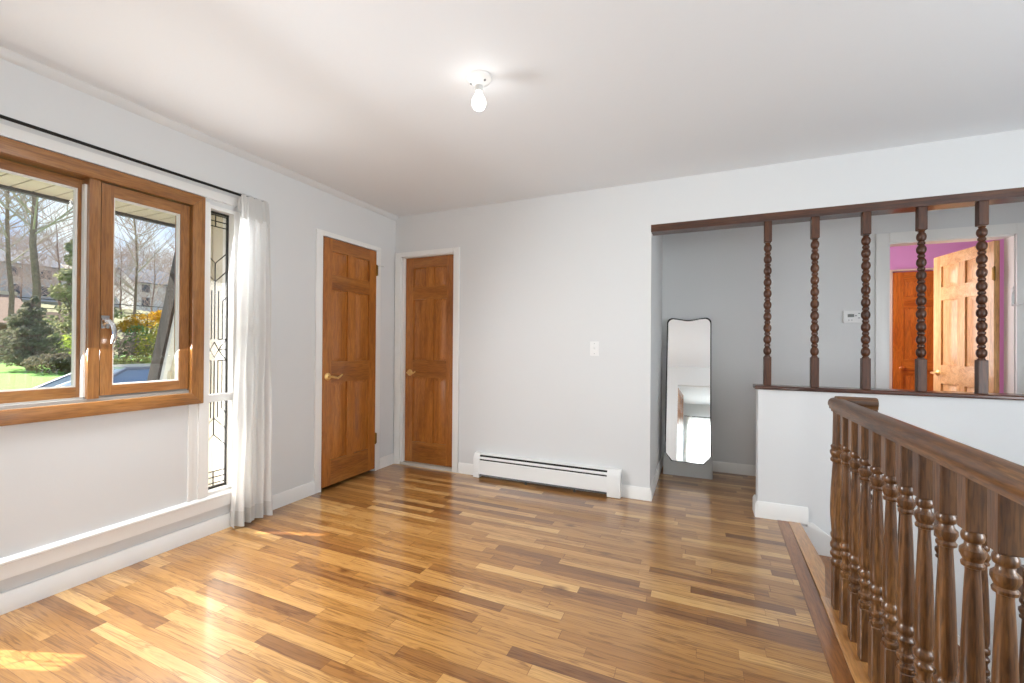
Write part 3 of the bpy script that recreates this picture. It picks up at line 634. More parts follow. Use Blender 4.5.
prism(bm, [(0.60, -0.06), (0.60, -0.45), (0.60 + n * run, -rise * n - 0.3), (0.60 + n * run, -rise * n + 0.12)], 'y', 2.325, 2.345); obj('stringer', bm, M_trim, stx)
bm = bm_new(); box(bm, 0.50, 0.61, YR, 2.325, -2.7, -0.05); struct('wall_landing', bm, M_wall, 'white wall below the railing edge', 'wall')
bm = bm_new(); box(bm, 0.48, 0.504, 2.325, YB, -2.7, -0.04); struct('wall_riser', bm, M_trim, 'white riser wall under the stair nosing', 'riser')
bm = bm_new(); box(bm, 0.5, XR + 0.1, YR - 0.1, YB + 0.1, -2.75, -2.7); struct('floor_lower', bm, M_floor, 'lower level floor at the foot of the stairs', 'floor')

# ================================================================== OBJECTS IN THE ROOM
# --- baseboard heater
ht = thing('baseboard_heater', (-1.2, YB - 0.035, 0.0), 'long white baseboard heater on the back wall beneath the light switch', 'heater')
hx0, hx1 = -1.842, -0.556; yf = YB - 0.068
bm = bm_new(); box(bm, hx0 + 0.05, hx1 - 0.05, YB - 0.006, YB, 0.015, 0.212); obj('back_plate', bm, M_enamel, ht)
bm = bm_new(); prism(bm, [(YB, 0.213), (YB - 0.046, 0.213), (YB - 0.050, 0.208), (YB - 0.050, 0.204), (YB - 0.044, 0.207), (YB, 0.207)], 'x', hx0 + 0.055, hx1 - 0.10); obj('top_cover', bm, M_enamel, ht)
bm = bm_new(); prism(bm, [(yf, 0.040), (yf + 0.006, 0.036), (yf + 0.006, 0.148), (yf + 0.014, 0.154), (yf + 0.008, 0.158), (yf, 0.150)], 'x', hx0 + 0.055, hx1 - 0.10); obj('front_panel', bm, M_enamel, ht)
bm = bm_new(); prism(bm, [(yf + 0.003, 0.170), (yf + 0.019, 0.182), (yf + 0.018, 0.188), (yf + 0.001, 0.177)], 'x', hx0 + 0.055, hx1 - 0.10); obj('damper', bm, M_enamel, ht)
bm = bm_new(); box(bm, hx0 + 0.055, hx1 - 0.10, YB - 0.050, YB - 0.006, 0.02, 0.198); obj('inside', bm, M_dark, ht)
bm = bm_new(); tube(bm, [(hx0 + 0.06, yf + 0.014, 0.030), (hx1 - 0.11, yf + 0.014, 0.030)], 0.007, 8)
for q in (0.4, 0.74): lathe(bm, [(0.010, 0.0), (0.012, 0.006), (0.007, 0.012), (0.007, 0.03)], (hx0 + q * 1.244, yf + 0.016, 0.0), 10)
obj('pipe', bm, M_fins, ht)
for a, b in ((hx0, hx0 + 0.058), (hx1 - 0.104, hx1)):
    bm = bm_new(); prism(bm, [(YB, 0.004), (yf - 0.003, 0.004), (yf - 0.003, 0.168), (yf + 0.004, 0.184), (yf + 0.024, 0.215), (YB, 0.217)], 'x', a, b); obj('end_cap', bm, M_enamel, ht, 0.003)
# --- light switch
lsx = thing('light_switch', (-0.778, YB, 1.155), 'white toggle light switch on the back wall', 'light switch')
bm = bm_new(); box(bm, -0.813, -0.743, YB - 0.006, YB, 1.098, 1.213); obj('plate', bm, M_plastic, lsx, 0.003)
bm = bm_new(); box(bm, -0.785, -0.771, YB - 0.008, YB - 0.006, 1.140, 1.172); prism(bm, [(YB - 0.006, 1.150), (YB - 0.006, 1.164), (YB - 0.020, 1.172), (YB - 0.020, 1.164)], 'x', -0.783, -0.773); obj('toggle', bm, M_plastic, lsx)
for z in (1.116, 1.196):
    bm = bm_new(); lathe(bm, [(0.003, YB - 0.006), (0.003, YB - 0.0072)], (-0.778, 0, z), 8, 'y'); obj('screw', bm, M_btn, lsx)
# --- thermostat
th = thing('thermostat', (1.18, YH, 1.44), 'white digital thermostat on the hall wall seen between spindles', 'thermostat')
bm = bm_new(); box(bm, 1.115, 1.255, YH - 0.026, YH, 1.390, 1.490); obj('body', bm, M_plastic, th, 0.005)
bm = bm_new(); box(bm, 1.142, 1.186, YH - 0.028, YH - 0.026, 1.436, 1.462); obj('display', bm, M_lcd, th)
for dx, dz in ((-0.022, 0), (0.022, 0), (0, 0.019), (0, -0.019)):
    bm = bm_new(); box(bm, 1.220 + dx - 0.007, 1.220 + dx + 0.007, YH - 0.029, YH - 0.026, 1.447 + dz - 0.004, 1.447 + dz + 0.004); obj('button', bm, M_btn, th)
for dx in (0.15, 0.17):
    bm = bm_new(); box(bm, 1.0 + dx - 0.005, 1.0 + dx + 0.005, YH - 0.028, YH - 0.026, 1.408, 1.414); obj('button', bm, M_btn, th)
# --- coat hook beside the bedroom door
bm = bm_new(); box(bm, 2.143, 2.158, YH - 0.026, YH - 0.018, 1.50, 1.64)
tube(bm, [(2.150, YH - 0.024, 1.515), (2.152, YH - 0.05, 1.503), (2.165, YH - 0.075, 1.508), (2.195, YH - 0.08, 1.512), (2.215, YH - 0.08, 1.520)], 0.006, 8)
tube(bm, [(2.150, YH - 0.024, 1.60), (2.145, YH - 0.05, 1.62), (2.140, YH - 0.055, 1.645)], 0.006, 8)
tag(obj('coat_hook', bm, M_plastic, None, 0.002, origin=(2.15, YH, 1.55)), 'white coat hook on the casing right of the bedroom door', 'hook')
# --- ceiling light
cl = thing('ceiling_light', (-0.961, 1.776, H), 'white porcelain ceiling lampholder with a bare lit bulb', 'ceiling light')
bm = bm_new(); lathe(bm, [(0.060, 0.0), (0.060, -0.006), (0.057, -0.012), (0.050, -0.016), (0.030, -0.030), (0.021, -0.040)], cl.location, 32); obj('base', bm, M_porcelain, cl)
bm = bm_new(); lathe(bm, [(0.019, -0.040), (0.019, -0.062), (0.017, -0.066)], cl.location, 24); obj('socket', bm, plain('socket_grey', srgb(200, 199, 196), 0.3), cl)
for dx in (-0.036, 0.036):
    bm = bm_new(); lathe(bm, [(0.005, -0.022), (0.005, -0.0275)], (cl.location.x + dx, cl.location.y - 0.01, H), 10); obj('screw', bm, M_fins, cl)
bm = bm_new(); lathe(bm, [(0.013, -0.064), (0.014, -0.074), (0.020, -0.086), (0.029, -0.100), (0.033, -0.114), (0.032, -0.128), (0.026, -0.142), (0.015, -0.151), (0.004, -0.154)], cl.location, 24); tag(obj('bulb', bm, M_bulb, cl), 'glowing white light bulb')
# --- leaning mirror
mr = thing('floor_mirror', (-0.10, 4.215, 0.0), 'tall black rimmed mirror with a dipped top leaning in the alcove', 'mirror')
mr.rotation_euler = (-math.radians(9.3), 0, 0)
def mirror_outline(w, h0, h1, n=10, inset=0.0):
    a = w / 2 - inset; t = h1 - inset; pts = [(-a, h0 + 0.07 + inset * 0.5), (-a + 0.055, h0 + inset), (a - 0.055, h0 + inset), (a, h0 + 0.07 + inset * 0.5)]
    rc = 0.05
    for k in range(n + 1):
        q = PI / 2 * k / n * 0.93; pts.append((a - rc + rc * math.cos(q), t - rc + rc * math.sin(q)))
    for k in range(1, 16):
        u = 1 - 2 * k / 16; pts.append((u * (a - rc * 0.9), t - 0.0016 - 0.020 * (0.5 + 0.5 * math.cos(PI * u))))
    for k in range(n + 1):
        q = PI / 2 * (1 - k / n) * 0.93; pts.append((-(a - rc + rc * math.cos(q)), t - rc + rc * math.sin(q)))
    return pts
OUT = mirror_outline(0.392, 0.115, 1.468); INN = mirror_outline(0.392, 0.115, 1.468, inset=0.009)
bm = bm_new(); n = len(OUT); ring = []
for (a, b), (c, d) in zip(OUT, INN):
    ring.append([bm.verts.new((a, 0.0, b)), bm.verts.new((a, -0.022, b)), bm.verts.new((c, -0.022, d)), bm.verts.new((c, -0.004, d))])
fs = []
for i in range(n):
    p, q = ring[i], ring[(i + 1) % n]
    for k in range(4): fs.append(bm.faces.new((p[k], q[k], q[(k + 1) % 4], p[(k + 1) % 4])))
bmesh.ops.recalc_face_normals(bm, faces=fs); obj('frame', bm, M_black, mr, local=True)
bm = bm_new(); prism(bm, INN, 'y', -0.012, -0.004); obj('mirror_glass', bm, M_mirror, mr, local=True)
bm = bm_new(); box(bm, -0.192, 0.192, -0.004, 0.006, 0.02, 1.40); obj('back_board', bm, M_card, mr, local=True)
bm = bm_new(); prism(bm, [(-0.205, 0.0), (0.205, 0.0), (0.205, 0.20), (0.193, 0.192), (0.138, 0.118), (-0.138, 0.118), (-0.193, 0.192), (-0.205, 0.20)], 'y', -0.028, -0.0225)
box(bm, -0.205, 0.205, -0.028, 0.014, -0.004, 0.0); box(bm, -0.207, -0.198, -0.028, 0.014, 0, 0.20); box(bm, 0.198, 0.207, -0.028, 0.014, 0, 0.20)
tag(obj('corner_protector', bm, M_card, mr, local=True), 'grey packing board around the bottom corners')
# --- curtain rod and curtain
rz = 2.124; rx = XL + 0.085
rd = thing('curtain_rod', (XL, 0.9, rz), 'thin black curtain rod above the front window', 'curtain rod')
bm = bm_new(); tube(bm, [(rx, 0.28, rz), (rx, 1.955, rz)], 0.008, 12); obj('rod', bm, M_black, rd)
for yb_ in (0.34, 1.94):
    bm = bm_new(); tube(bm, [(XL, yb_, rz - 0.005), (rx, yb_, rz - 0.005)], 0.006, 8); lathe(bm, [(0.018, 0.0), (0.018, 0.006)], (XL, yb_, rz - 0.005), 14, 'x'); obj('bracket', bm, M_black, rd)
for ye, s in ((0.28, -1), (1.955, 1)):
    bm = bm_new(); lathe(bm, [(0.008, 0.0), (0.012, 0.006 * s), (0.012, 0.020 * s), (0.006, 0.026 * s)], (rx, ye, rz), 12, 'y'); obj('finial', bm, M_black, rd)
def curtain_mesh(y0t, y1t, y0b, y1b, zt, zb, x, folds, amp, nu=120, nv=44, seed=1, lean=0.0):
    rnd = random.Random(seed); ph = [rnd.uniform(0, 6.28) for _ in range(6)]; bm = bm_new(); grid = []
    for j in range(nv + 1):
        v = j / nv; z = zt + (zb - zt) * v; row = []
        wv = v ** 0.7; top = max(0.0, 1 - v / 0.10)
        for i in range(nu + 1):
            u = i / nu; uu = u + 0.02 * math.sin(5 * u + ph[3])
            a = amp * (0.75 + 0.45 * wv)
            dx = a * math.sin(2 * PI * folds * uu + ph[0] + 0.5 * v) + 0.4 * a * math.sin(2 * PI * folds * 2.3 * uu + ph[1] + 0.9 * v) + 0.25 * a * math.sin(2 * PI * 1.3 * u + 3 * v + ph[2])
            yy = (y0t + (y1t - y0t) * u) * (1 - wv) + (y0b + (y1b - y0b) * u) * wv
            yy += 0.010 * math.sin(2 * PI * folds * uu * 1.0 + ph[4]) + 0.004 * math.sin(17 * v + 9 * u)
            zz = z - 0.012 * (1 - v) * (0.5 + 0.5 * math.sin(2 * PI * folds * uu + ph[5])) * (1 if v < 0.05 else 0)
            row.append(bm.verts.new((x - lean * v + dx * (1 - 0.55 * top), yy, zz)))
        grid.append(row)
    for j in range(nv):
        for i in range(nu):
            f = bm.faces.new((grid[j][i], grid[j][i + 1], grid[j + 1][i + 1], grid[j + 1][i])); f.smooth = True
            f.material_index = 1 if (j < 3 or j >= nv - 2 or i < 2 or i > nu - 3) else 0
    return bm
cu = thing('curtain', (rx, 1.95, 0.0), 'white sheer curtain gathered at the right end of the rod', 'curtain')
obj('cloth', curtain_mesh(1.795, 1.975, 1.765, 2.010, rz + 0.012, 0.014, rx + 0.004, 4.0, 0.030, seed=4, lean=0.022), [M_curtain, M_curtain_d], cu, sharp=180)
for k, yt in enumerate((1.808, 1.860, 1.912, 1.962)):
    bm = bm_new(); w = 0.030
    prof = [(0.013 * math.cos(a), 0.013 * math.sin(a)) for a in [PI * (1.15 - 1.3 * q / 8) for q in range(9)]]
    path = [(-0.016, -0.10)] + prof + [(0.018, -0.07), (0.022, -0.15)]
    vs = [[bm.verts.new((rx + p + 0.002, yt + s * w / 2 * (1 if 2 < i < 9 else 1.25), rz + z)) for s in (-1, 1)] for i, (p, z) in enumerate(path)]
    for a, b in zip(vs, vs[1:]): bm.faces.new((a[0], a[1], b[1], b[0])).smooth = True
    obj('tab', bm, M_curtain_d, cu, sharp=180)

# --- window, curtain and open door of the rear room (seen in the mirror)
bm = bm_new(); y = -4.47
box(bm, -0.32, -0.24, y - 0.03, y, 0.6, 2.0); box(bm, 0.94, 1.02, y - 0.03, y, 0.6, 2.0); box(bm, -0.32, 1.02, y - 0.03, y, 1.94, 2.02); box(bm, -0.32, 1.02, y - 0.03, y + 0.02, 0.56, 0.62); box(bm, 0.32, 0.38, y - 0.03, y, 0.6, 2.0)
w4 = struct('window_4', bm, M_trim, 'white framed window seen reflected in the mirror', 'window')
bm = bm_new(); box(bm, -0.25, 0.95, -4.56, -4.555, 0.6, 1.95); obj('pane', bm, M_glass, w4)
rd2 = thing('curtain_rod', (0.35, -4.40, 2.06), 'dark curtain rod across the window reflected in the mirror', 'curtain rod')
bm = bm_new(); tube(bm, [(-0.4, -4.40, 2.06), (1.1, -4.40, 2.06)], 0.012, 10); obj('rod', bm, M_black, rd2)
for xb in (-0.36, 1.06):
    bm = bm_new(); tube(bm, [(xb, -4.50, 2.06), (xb, -4.40, 2.06)], 0.008, 8); obj('bracket', bm, M_black, rd2)
cu2 = thing('curtain', (0.35, -4.40, 0.5), 'white sheer curtain on the window reflected in the mirror', 'curtain')
bm = curtain_mesh(-0.35, 1.05, -0.36, 1.06, 2.075, 0.30, 0.0, 9, 0.022, 150, 20, 9)
for v in bm.verts: v.co = Vector((v.co.y, -4.40 + v.co.x, v.co.z))
obj('cloth', bm, [M_curtain, M_curtain_d], cu2, sharp=180)
d5 = thing('door_5', (-0.415, YR - 0.125, 0.02), 'oak door standing open in the doorway reflected in the mirror', 'door', kind='structure', rotz=math.radians(-84))
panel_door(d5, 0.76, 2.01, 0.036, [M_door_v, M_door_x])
lever(d5, 0.69, 0.95, -0.036, -1, M_black, 0.10)
bm = bm_new(); box(bm, XR - 0.01, XR + 0.05, -0.3, -0.24, 0.4, 2.2); box(bm, XR - 0.01, XR + 0.05, 1.44, 1.5, 0.4, 2.2); box(bm, XR - 0.01, XR + 0.05, -0.3, 1.5, 2.14, 2.2); box(bm, XR - 0.01, XR + 0.05, -0.3, 1.5, 0.36, 0.42)
w5 = struct('window_added', bm, M_trim, 'added white framed window across the stairwell, out of view', 'window')  # unseen window added to give the foyer fill lamp an opening
bm = bm_new(); box(bm, XR + 0.055, XR + 0.06, -0.25, 1.45, 0.4, 2.15); obj('pane', bm, M_glass, w5)

# ================================================================== OUTSIDE
M_soffit = plain('cream_soffit', srgb(214, 196, 160), 0.5, var=0.03)
M_siding = plain('cream_siding', srgb(206, 194, 168), 0.6, var=0.04)
M_brace = wood('dark_brace_wood', srgb(34, 25, 19), srgb(56, 43, 34), srgb(76, 61, 50), 'z', 0.7, 0.0)
M_bark = plain('grey_bark', srgb(134, 108, 94), 0.9, bump=0.4, bscale=30, var=0.25)
M_twig = plain('twig_bark', srgb(176, 156, 144), 0.9, var=0.2)
M_lawn = plain('lawn_grass', srgb(120, 166, 70), 0.9, bump=0.5, bscale=40, var=0.2)
M_hill = plain('leaf_litter', srgb(140, 134, 100), 0.95, bump=0.4, bscale=3, var=0.35)
M_asphalt = plain('asphalt', srgb(120, 118, 116), 0.9, var=0.1)
M_ever = leafmat('evergreen_needles', srgb(158, 156, 116), 0.3)
M_dgreen = leafmat('dark_conifer', srgb(124, 118, 96), 0.3)
M_green = leafmat('green_leaves', srgb(122, 148, 82), 0.3)
M_yellow = leafmat('yellow_leaves', srgb(212, 164, 48), 0.3)
M_pinkbush = leafmat('bare_bush_twigs', srgb(150, 128, 118), 0.25)
M_brick = plain('brown_brick', srgb(150, 108, 92), 0.9, var=0.15, bscale=40)
M_shingle = plain('brown_shingles', srgb(138, 112, 94), 0.9, var=0.15, bscale=40)
M_paleroof = plain('pale_roof', srgb(206, 190, 168), 0.8)
M_greyhouse = plain('grey_siding', srgb(178, 178, 180), 0.8)
M_whitehouse = plain('white_siding', srgb(222, 220, 214), 0.8)
M_slate = plain('slate_roof', srgb(120, 118, 122), 0.8)
M_pane = plain('dark_house_glass', srgb(60, 68, 78), 0.15)
M_carpaint = plain('grey_blue_car_paint', srgb(104, 110, 120), 0.35, 0.2, coat=0.6)
M_carglass = plain('car_glass', srgb(120, 136, 150), 0.08, 0.3)
M_rubber = plain('rubber', srgb(24, 24, 24), 0.8)
M_stone = plain('beige_stone', srgb(192, 176, 150), 0.9, bump=0.6, bscale=8, var=0.15)

def gz(x, y=0):
    P = [(-2.9, -0.30), (-6, -0.55), (-9, -0.78), (-14, -0.86), (-20, -0.60), (-30, -0.25), (-42, 0.10), (-60, 2.7), (-80, 6.0), (-120, 12.5), (-160, 16)]
    for (a, za), (b, zb) in zip(P, P[1:]):
        if x >= b: t = (x - a) / (b - a); return za + t * (zb - za)
    return P[-1][1]
def ground(name, x0, x1, y0, y1, nx, ny_, mat, label, cat, dz=0.0, jit=0.0, kind='structure'):
    bm = bm_new(); rnd = random.Random(name); g = []
    for i in range(nx + 1):
        x = x0 + (x1 - x0) * i / nx
        g.append([bm.verts.new((x, y0 + (y1 - y0) * j / ny_, gz(x) + dz + rnd.uniform(-jit, jit))) for j in range(ny_ + 1)])
    for i in range(nx):
        for j in range(ny_): bm.faces.new((g[i][j], g[i + 1][j], g[i + 1][j + 1], g[i][j + 1])).smooth = True
    bmesh.ops.recalc_face_normals(bm, faces=bm.faces[:])
    for f in bm.faces:
        if f.normal.z < 0: f.normal_flip()
    tag(obj(name, bm, mat, sharp=180), label, cat, None, kind)
ground('lawn', -42, -14, -20, 60, 14, 30, M_lawn, 'bright green lawn beyond the driveway', 'lawn')
ground('driveway', -14, -2.9, -20, 40, 8, 20, M_asphalt, 'grey asphalt driveway outside the window', 'driveway')
ground('hillside', -160, -42, -40, 140, 40, 50, M_hill, 'brown wooded hillside behind the houses', 'hillside', 0, 0.5)

# roof overhang, wing wall and brace beside the sidelight
bm = bm_new(); y = -1.4
while y < 4.2: box(bm, -4.02, XL - 0.12, y + 0.005, y + 0.095, 2.165, 2.18); y += 0.1
ov = thing('roof_overhang', (-3.4, 1.4, 2.165), 'cream slatted roof overhang outside the window', 'roof overhang', kind='structure')
obj('soffit_boards', bm, M_soffit, ov)
bx('backing', (-4.02, XL - 0.12, -1.4, 4.2, 2.18, 2.22), M_dark, ov)
bx('fascia', (-4.06, -4.02, -1.4, 4.2, 2.145, 2.34), plain('dark_fascia', srgb(66, 58, 50), 0.6), ov)
wy0 = 1.93
wg = thing('wing_wall', (-3.3, wy0, -0.4), 'cream board and batten wing wall with a dark sloping brace outside', 'wing wall', kind='structure')
bl = lambda z: -3.927 + (z - 0.88) * 0.351        # outer edge of the brace at height z
bm = bm_new(); zA, zB = -0.45, 2.165
prism(bm, [(bl(zA) + 0.14, zA), (XL - 0.12, zA), (XL - 0.12, zB), (bl(zB) + 0.14, zB)], 'y', wy0 + 0.03, wy0 + 0.13); 
q = -3.75
while q < -2.95:
    zt_ = min(zB, 0.88 + (q - 0.15 + 3.927) / 0.351)
    if zt_ > zA: box(bm, q, q + 0.035, wy0 + 0.015, wy0 + 0.031, zA, zt_)
    q += 0.16
obj('siding', bm, M_siding, wg)
bm = bm_new(); prism(bm, [(bl(zA), zA), (bl(zA) + 0.122, zA), (bl(zB) + 0.122, zB), (bl(zB), zB)], 'y', wy0 - 0.03, wy0 + 0.13); tag(obj('brace', bm, M_brace, wg), 'dark brown sloping timber brace')
bm = bm_new(); prism(bm, [(bl(zA) + 0.123, zA), (bl(zA) + 0.16, zA), (bl(zB) + 0.16, zB), (bl(zB) + 0.123, zB)], 'y', wy0 - 0.01, wy0 + 0.031); tag(obj('edge_trim', bm, M_gasket, wg), 'white strip along the brace')

def grow(bm, p, d, L, r, depth, rnd, spread=0.6, up=0.12, n=5):
    if depth < 0 or r < 0.004: return
    pts = [p]; dd = d.copy(); seg = 3
    for k in range(seg):
        dd = (dd + Vector((rnd.uniform(-1, 1), rnd.uniform(-1, 1), rnd.uniform(-0.6, 1) )) * 0.13 + Vector((0, 0, up * 0.3))).normalized(); pts.append(pts[-1] + dd * L / seg)
    tube(bm, pts, [r, r * 0.88, r * 0.76, r * 0.62], n, cap=False)
    if depth == 0: return
    for k in range(rnd.choice((2, 3, 3, 4)) if depth > 1 else 4):
        t = rnd.uniform(0.35, 1.0); i = min(int(t * seg), seg - 1); q = pts[i].lerp(pts[i + 1], t * seg - i)
        a = rnd.uniform(0, 2 * PI); side = Vector((math.cos(a), math.sin(a), rnd.uniform(0.1, 0.9)))
        grow(bm, q, (dd * (1 - spread) + side * spread).normalized(), L * rnd.uniform(0.5, 0.72), r * rnd.uniform(0.42, 0.58), depth - 1, rnd, spread, up, max(3, n - 1))
    grow(bm, pts[-1], dd, L * 0.7, r * 0.6, depth - 1, rnd, spread, up, max(3, n - 1))
def bare_tree(seed, h, r, depth=4, clear=0.35):
    """trunk as the thing's own mesh, crown of twigs as its part; base at the origin"""
    rnd = random.Random(seed); bt = bm_new(); bc = bm_new(); pts = []; p = Vector((0, 0, -0.5))
    for k in range(8): pts.append(p.copy()); p += Vector((rnd.uniform(-0.012, 0.012) * h, rnd.uniform(-0.012, 0.012) * h, h * 0.12))
    tube(bt, pts, [r * (1.15 - 0.12 * k) for k in range(8)], 8)
    for k in range(38):
        t = rnd.uniform(clear, 0.98); f = t * 7; i = min(int(f), 6); q = pts[i].lerp(pts[i + 1], f - i); a = rnd.uniform(0, 2 * PI)
        grow(bc, q, Vector((math.cos(a), math.sin(a), rnd.uniform(0.3, 1.1))).normalized(), h * rnd.uniform(0.13, 0.22) * (1.15 - 0.5 * t), max(0.035, r * 0.34 * (1.1 - 0.6 * t)), depth - 1, rnd)
    return bt, bc
def place_tree(name, seed, loc, h, r, label, group=None, depth=4, clear=0.35, mats=None):
    bt, bc = bare_tree(seed, h, r, depth, clear); m_ = mats or (M_bark, M_twig)
    o = thing(name, loc, label, 'tree', group); obj('trunk', bt, m_[0], o, local=True); obj('branches', bc, m_[1], o, local=True); return o
def at(ratio, D): return (-D, ratio * D, gz(-D))
place_tree('bare_tree', 3, at(0.329, 36), 21, 0.20, 'tall bare tree with the thickest trunk, in the left window pane', depth=4, clear=0.45)
place_tree('bare_tree', 8, at(0.296, 40), 19, 0.14, 'slender bare tree left of the thick trunk, above the brown roof', depth=4, clear=0.4)
place_tree('bare_tree', 21, at(0.462, 44), 17, 0.12, 'bare tree with a thin pole like trunk in the right window pane', depth=4, clear=0.35)
t_ = [place_tree('bare_tree', 40 + k, at((0.44, 0.52)[k % 2], 70), 11 + 1.5 * k, 0.11, 'bare tree standing on the wooded hillside', 'bare trees on the hillside', 3 if k else 4, 0.2) for k in range(3)]
rnd = random.Random(5)
taken = [(-36, 11.8), (-40, 11.8), (-44, 20.3), (-41, 9.9), (-84, 25.5), (-80, 40.2), (-88, 33.4)]
for k, t in enumerate(t_):
    D, ra = ((66, 0.44), (72, 0.54), (62, 0.36))[k]; t.location = at(ra, D); taken.append((-D, ra * D))
n_ = 0
for k in range(900):
    if n_ >= 34: break
    D = rnd.uniform(52, 128); ra = rnd.uniform(0.25, 0.60); p = at(ra, D)
    if any((p[0] - a) ** 2 + (p[1] - b) ** 2 < 5.6 ** 2 for a, b in taken): continue
    taken.append((p[0], p[1])); c = copy_tree(t_[n_ % 3]); n_ += 1
    c.location = p; c.rotation_euler.z = rnd.uniform(0, 6.28); z_ = rnd.uniform(0.7, 1.0); c.scale = (z_, z_, z_)

def leafy(bm, blobs, count, size, seed):
    """small leaf faces scattered through ellipsoids (cx, cy, cz, rx, ry, rz)"""
    rnd = random.Random(seed)
    for cx, cy, cz, rx_, ry_, rz_ in blobs:
        for k in range(count):
            while True:
                v = Vector((rnd.uniform(-1, 1), rnd.uniform(-1, 1), rnd.uniform(-1, 1)))
                if 0.25 < v.length < 1: break
            p = Vector((cx + v.x * rx_, cy + v.y * ry_, cz + v.z * rz_)); s = size * rnd.uniform(0.6, 1.4)
            a = Vector((rnd.uniform(-1, 1), rnd.uniform(-1, 1), rnd.uniform(-1, 1))).normalized(); b = a.orthogonal().normalized(); e = a.cross(b)
            vs = [bm.verts.new(p + b * s), bm.verts.new(p + e * s * 0.5), bm.verts.new(p - b * s), bm.verts.new(p - e * s * 0.5)]
            bm.faces.new(vs)
def shrub(name, loc, blobs, mat, label, cat='shrub', count=500, size=0.09, seed=1, stem=None, group=None):
    o = thing(name, loc, label, cat, group)
    bm = bm_new(); leafy(bm, blobs, count, size, seed); obj('foliage', bm, mat, o, local=True)
    bm = bm_new(); rnd = random.Random(seed); top = max(b[2] for b in blobs)
    if stem: tube(bm, [(0, 0, -0.3), (0.05, 0, top * 0.5), (0, 0.05, top)], [stem, stem * 0.8, stem * 0.3], 7)
    for b in blobs:
        for k in range(5):
            a = rnd.uniform(0, 6.28); tube(bm, [(b[0] * 0.2, b[1] * 0.2, max(0, b[2] * 0.45 - 0.1)), (b[0] + b[3] * 0.4 * math.cos(a), b[1] + b[4] * 0.4 * math.sin(a), b[2] + b[5] * rnd.uniform(-0.2, 0.6))], [0.04, 0.012], 5)
    obj('stems', bm, M_bark, o, local=True); return o
# evergreen at the right side of the left pane
def conifer(h, w, tiers, seed):
    rnd = random.Random(seed); out = []
    for k in range(tiers):
        t = k / (tiers - 1); ww = w * (1 - t) ** 0.8 + 0.25
        for j in range(5 if t < 0.7 else 3):
            a = rnd.uniform(0, 6.28); out.append((math.cos(a) * ww * 0.55, math.sin(a) * ww * 0.55, h * (0.14 + 0.84 * t) + rnd.uniform(-0.2, 0.2), ww * 0.55, ww * 0.55, h * 0.035 + 0.1))
    return out
shrub('evergreen_tree', at(0.392, 36), conifer(9.4, 1.9, 9, 2), M_ever, 'pale green evergreen tree at the right edge of the left pane', 'tree', 150, 0.15, 2, 0.2)
shrub('conifer_shrub', at(0.322, 30), conifer(3.4, 1.25, 7, 6), M_dgreen, 'dark spreading conifer in front of the brick house', 'shrub', 130, 0.09, 6, 0.12)
shrub('round_shrub', at(0.357, 27.5), [(0, -0.4, 0.5, 0.7, 0.8, 0.45), (0, 0.4, 0.45, 0.7, 0.7, 0.4), (0, 0.95, 0.35, 0.5, 0.5, 0.3), (0.2, 0, 0.7, 0.5, 0.5, 0.3)], leafmat('grey_green_twigs', srgb(118, 108, 88), 0.25), 'low rounded grey shrub on the lawn', 'shrub', 700, 0.07, 9)
shrub('lime_shrub', at(0.377, 33), [(0, 0, 1.1, 0.7, 0.9, 0.7), (0, 0.9, 0.8, 0.6, 0.7, 0.6)], leafmat('lime_leaves', srgb(190, 196, 90), 0.25), 'lime green shrub at the right edge of the left pane', 'shrub', 420, 0.09, 12)
shrub('yellow_shrub', at(0.482, 34), [(0, 0, 2.7, 0.8, 1.3, 0.5), (0, -0.9, 2.3, 0.7, 0.8, 0.4), (0, 0.9, 3.1, 0.7, 0.8, 0.4)], M_yellow, 'golden yellow shrub in the right pane near the brace', 'shrub', 500, 0.10, 14, 0.1)
shrub('green_shrub', at(0.468, 33), [(0, 0, 1.7, 0.6, 0.7, 0.8), (0, 0.5, 1.2, 0.6, 0.6, 0.6), (0, -0.5, 1.0, 0.6, 0.6, 0.5)], M_green, 'dark green shrub below the yellow one', 'shrub', 450, 0.09, 15, 0.1)
shrub('bare_shrub', at(0.438, 31), [(0, 0, 1.2, 0.9, 1.2, 0.9), (0, 1.1, 0.9, 0.8, 0.8, 0.8), (0, -1.0, 1.0, 0.8, 0.8, 0.8)], M_pinkbush, 'pinkish bare twiggy bush at the left of the right pane', 'shrub', 480, 0.08, 16)
shrub('hedge', at(0.452, 25), [(0, -0.6, 0.6, 0.5, 0.8, 0.35), (0, 0.4, 0.6, 0.5, 0.9, 0.35)], leafmat('olive_leaves', srgb(112, 110, 66), 0.25), 'low clipped olive hedge above the car roof', 'shrub', 500, 0.06, 17)
shrub('weeping_shrub', at(0.492, 30), [(0, 0, 1.3, 0.7, 0.9, 1.1), (0, 0.8, 1.9, 0.7, 0.8, 0.9)], leafmat('olive_yellow_leaves', srgb(168, 156, 70), 0.25), 'olive yellow shrub just left of the dark brace', 'shrub', 420, 0.09, 18)
bm = bm_new(); bmesh.ops.create_icosphere(bm, subdivisions=3, radius=1.0)
rnd = random.Random(3)
for v in bm.verts: v.co = Vector((v.co.x * 0.6, v.co.y * 1.5, v.co.z * 0.42)) * (1 + 0.12 * math.sin(7 * v.co.x + 5 * v.co.y) + rnd.uniform(-0.04, 0.04))
p = at(0.447, 22); tag(obj('boulder', bm, M_stone, origin=None, sharp=60), 'beige boulder between the hedge and the car', 'rock').location = (p[0], p[1], p[2] + 0.30)

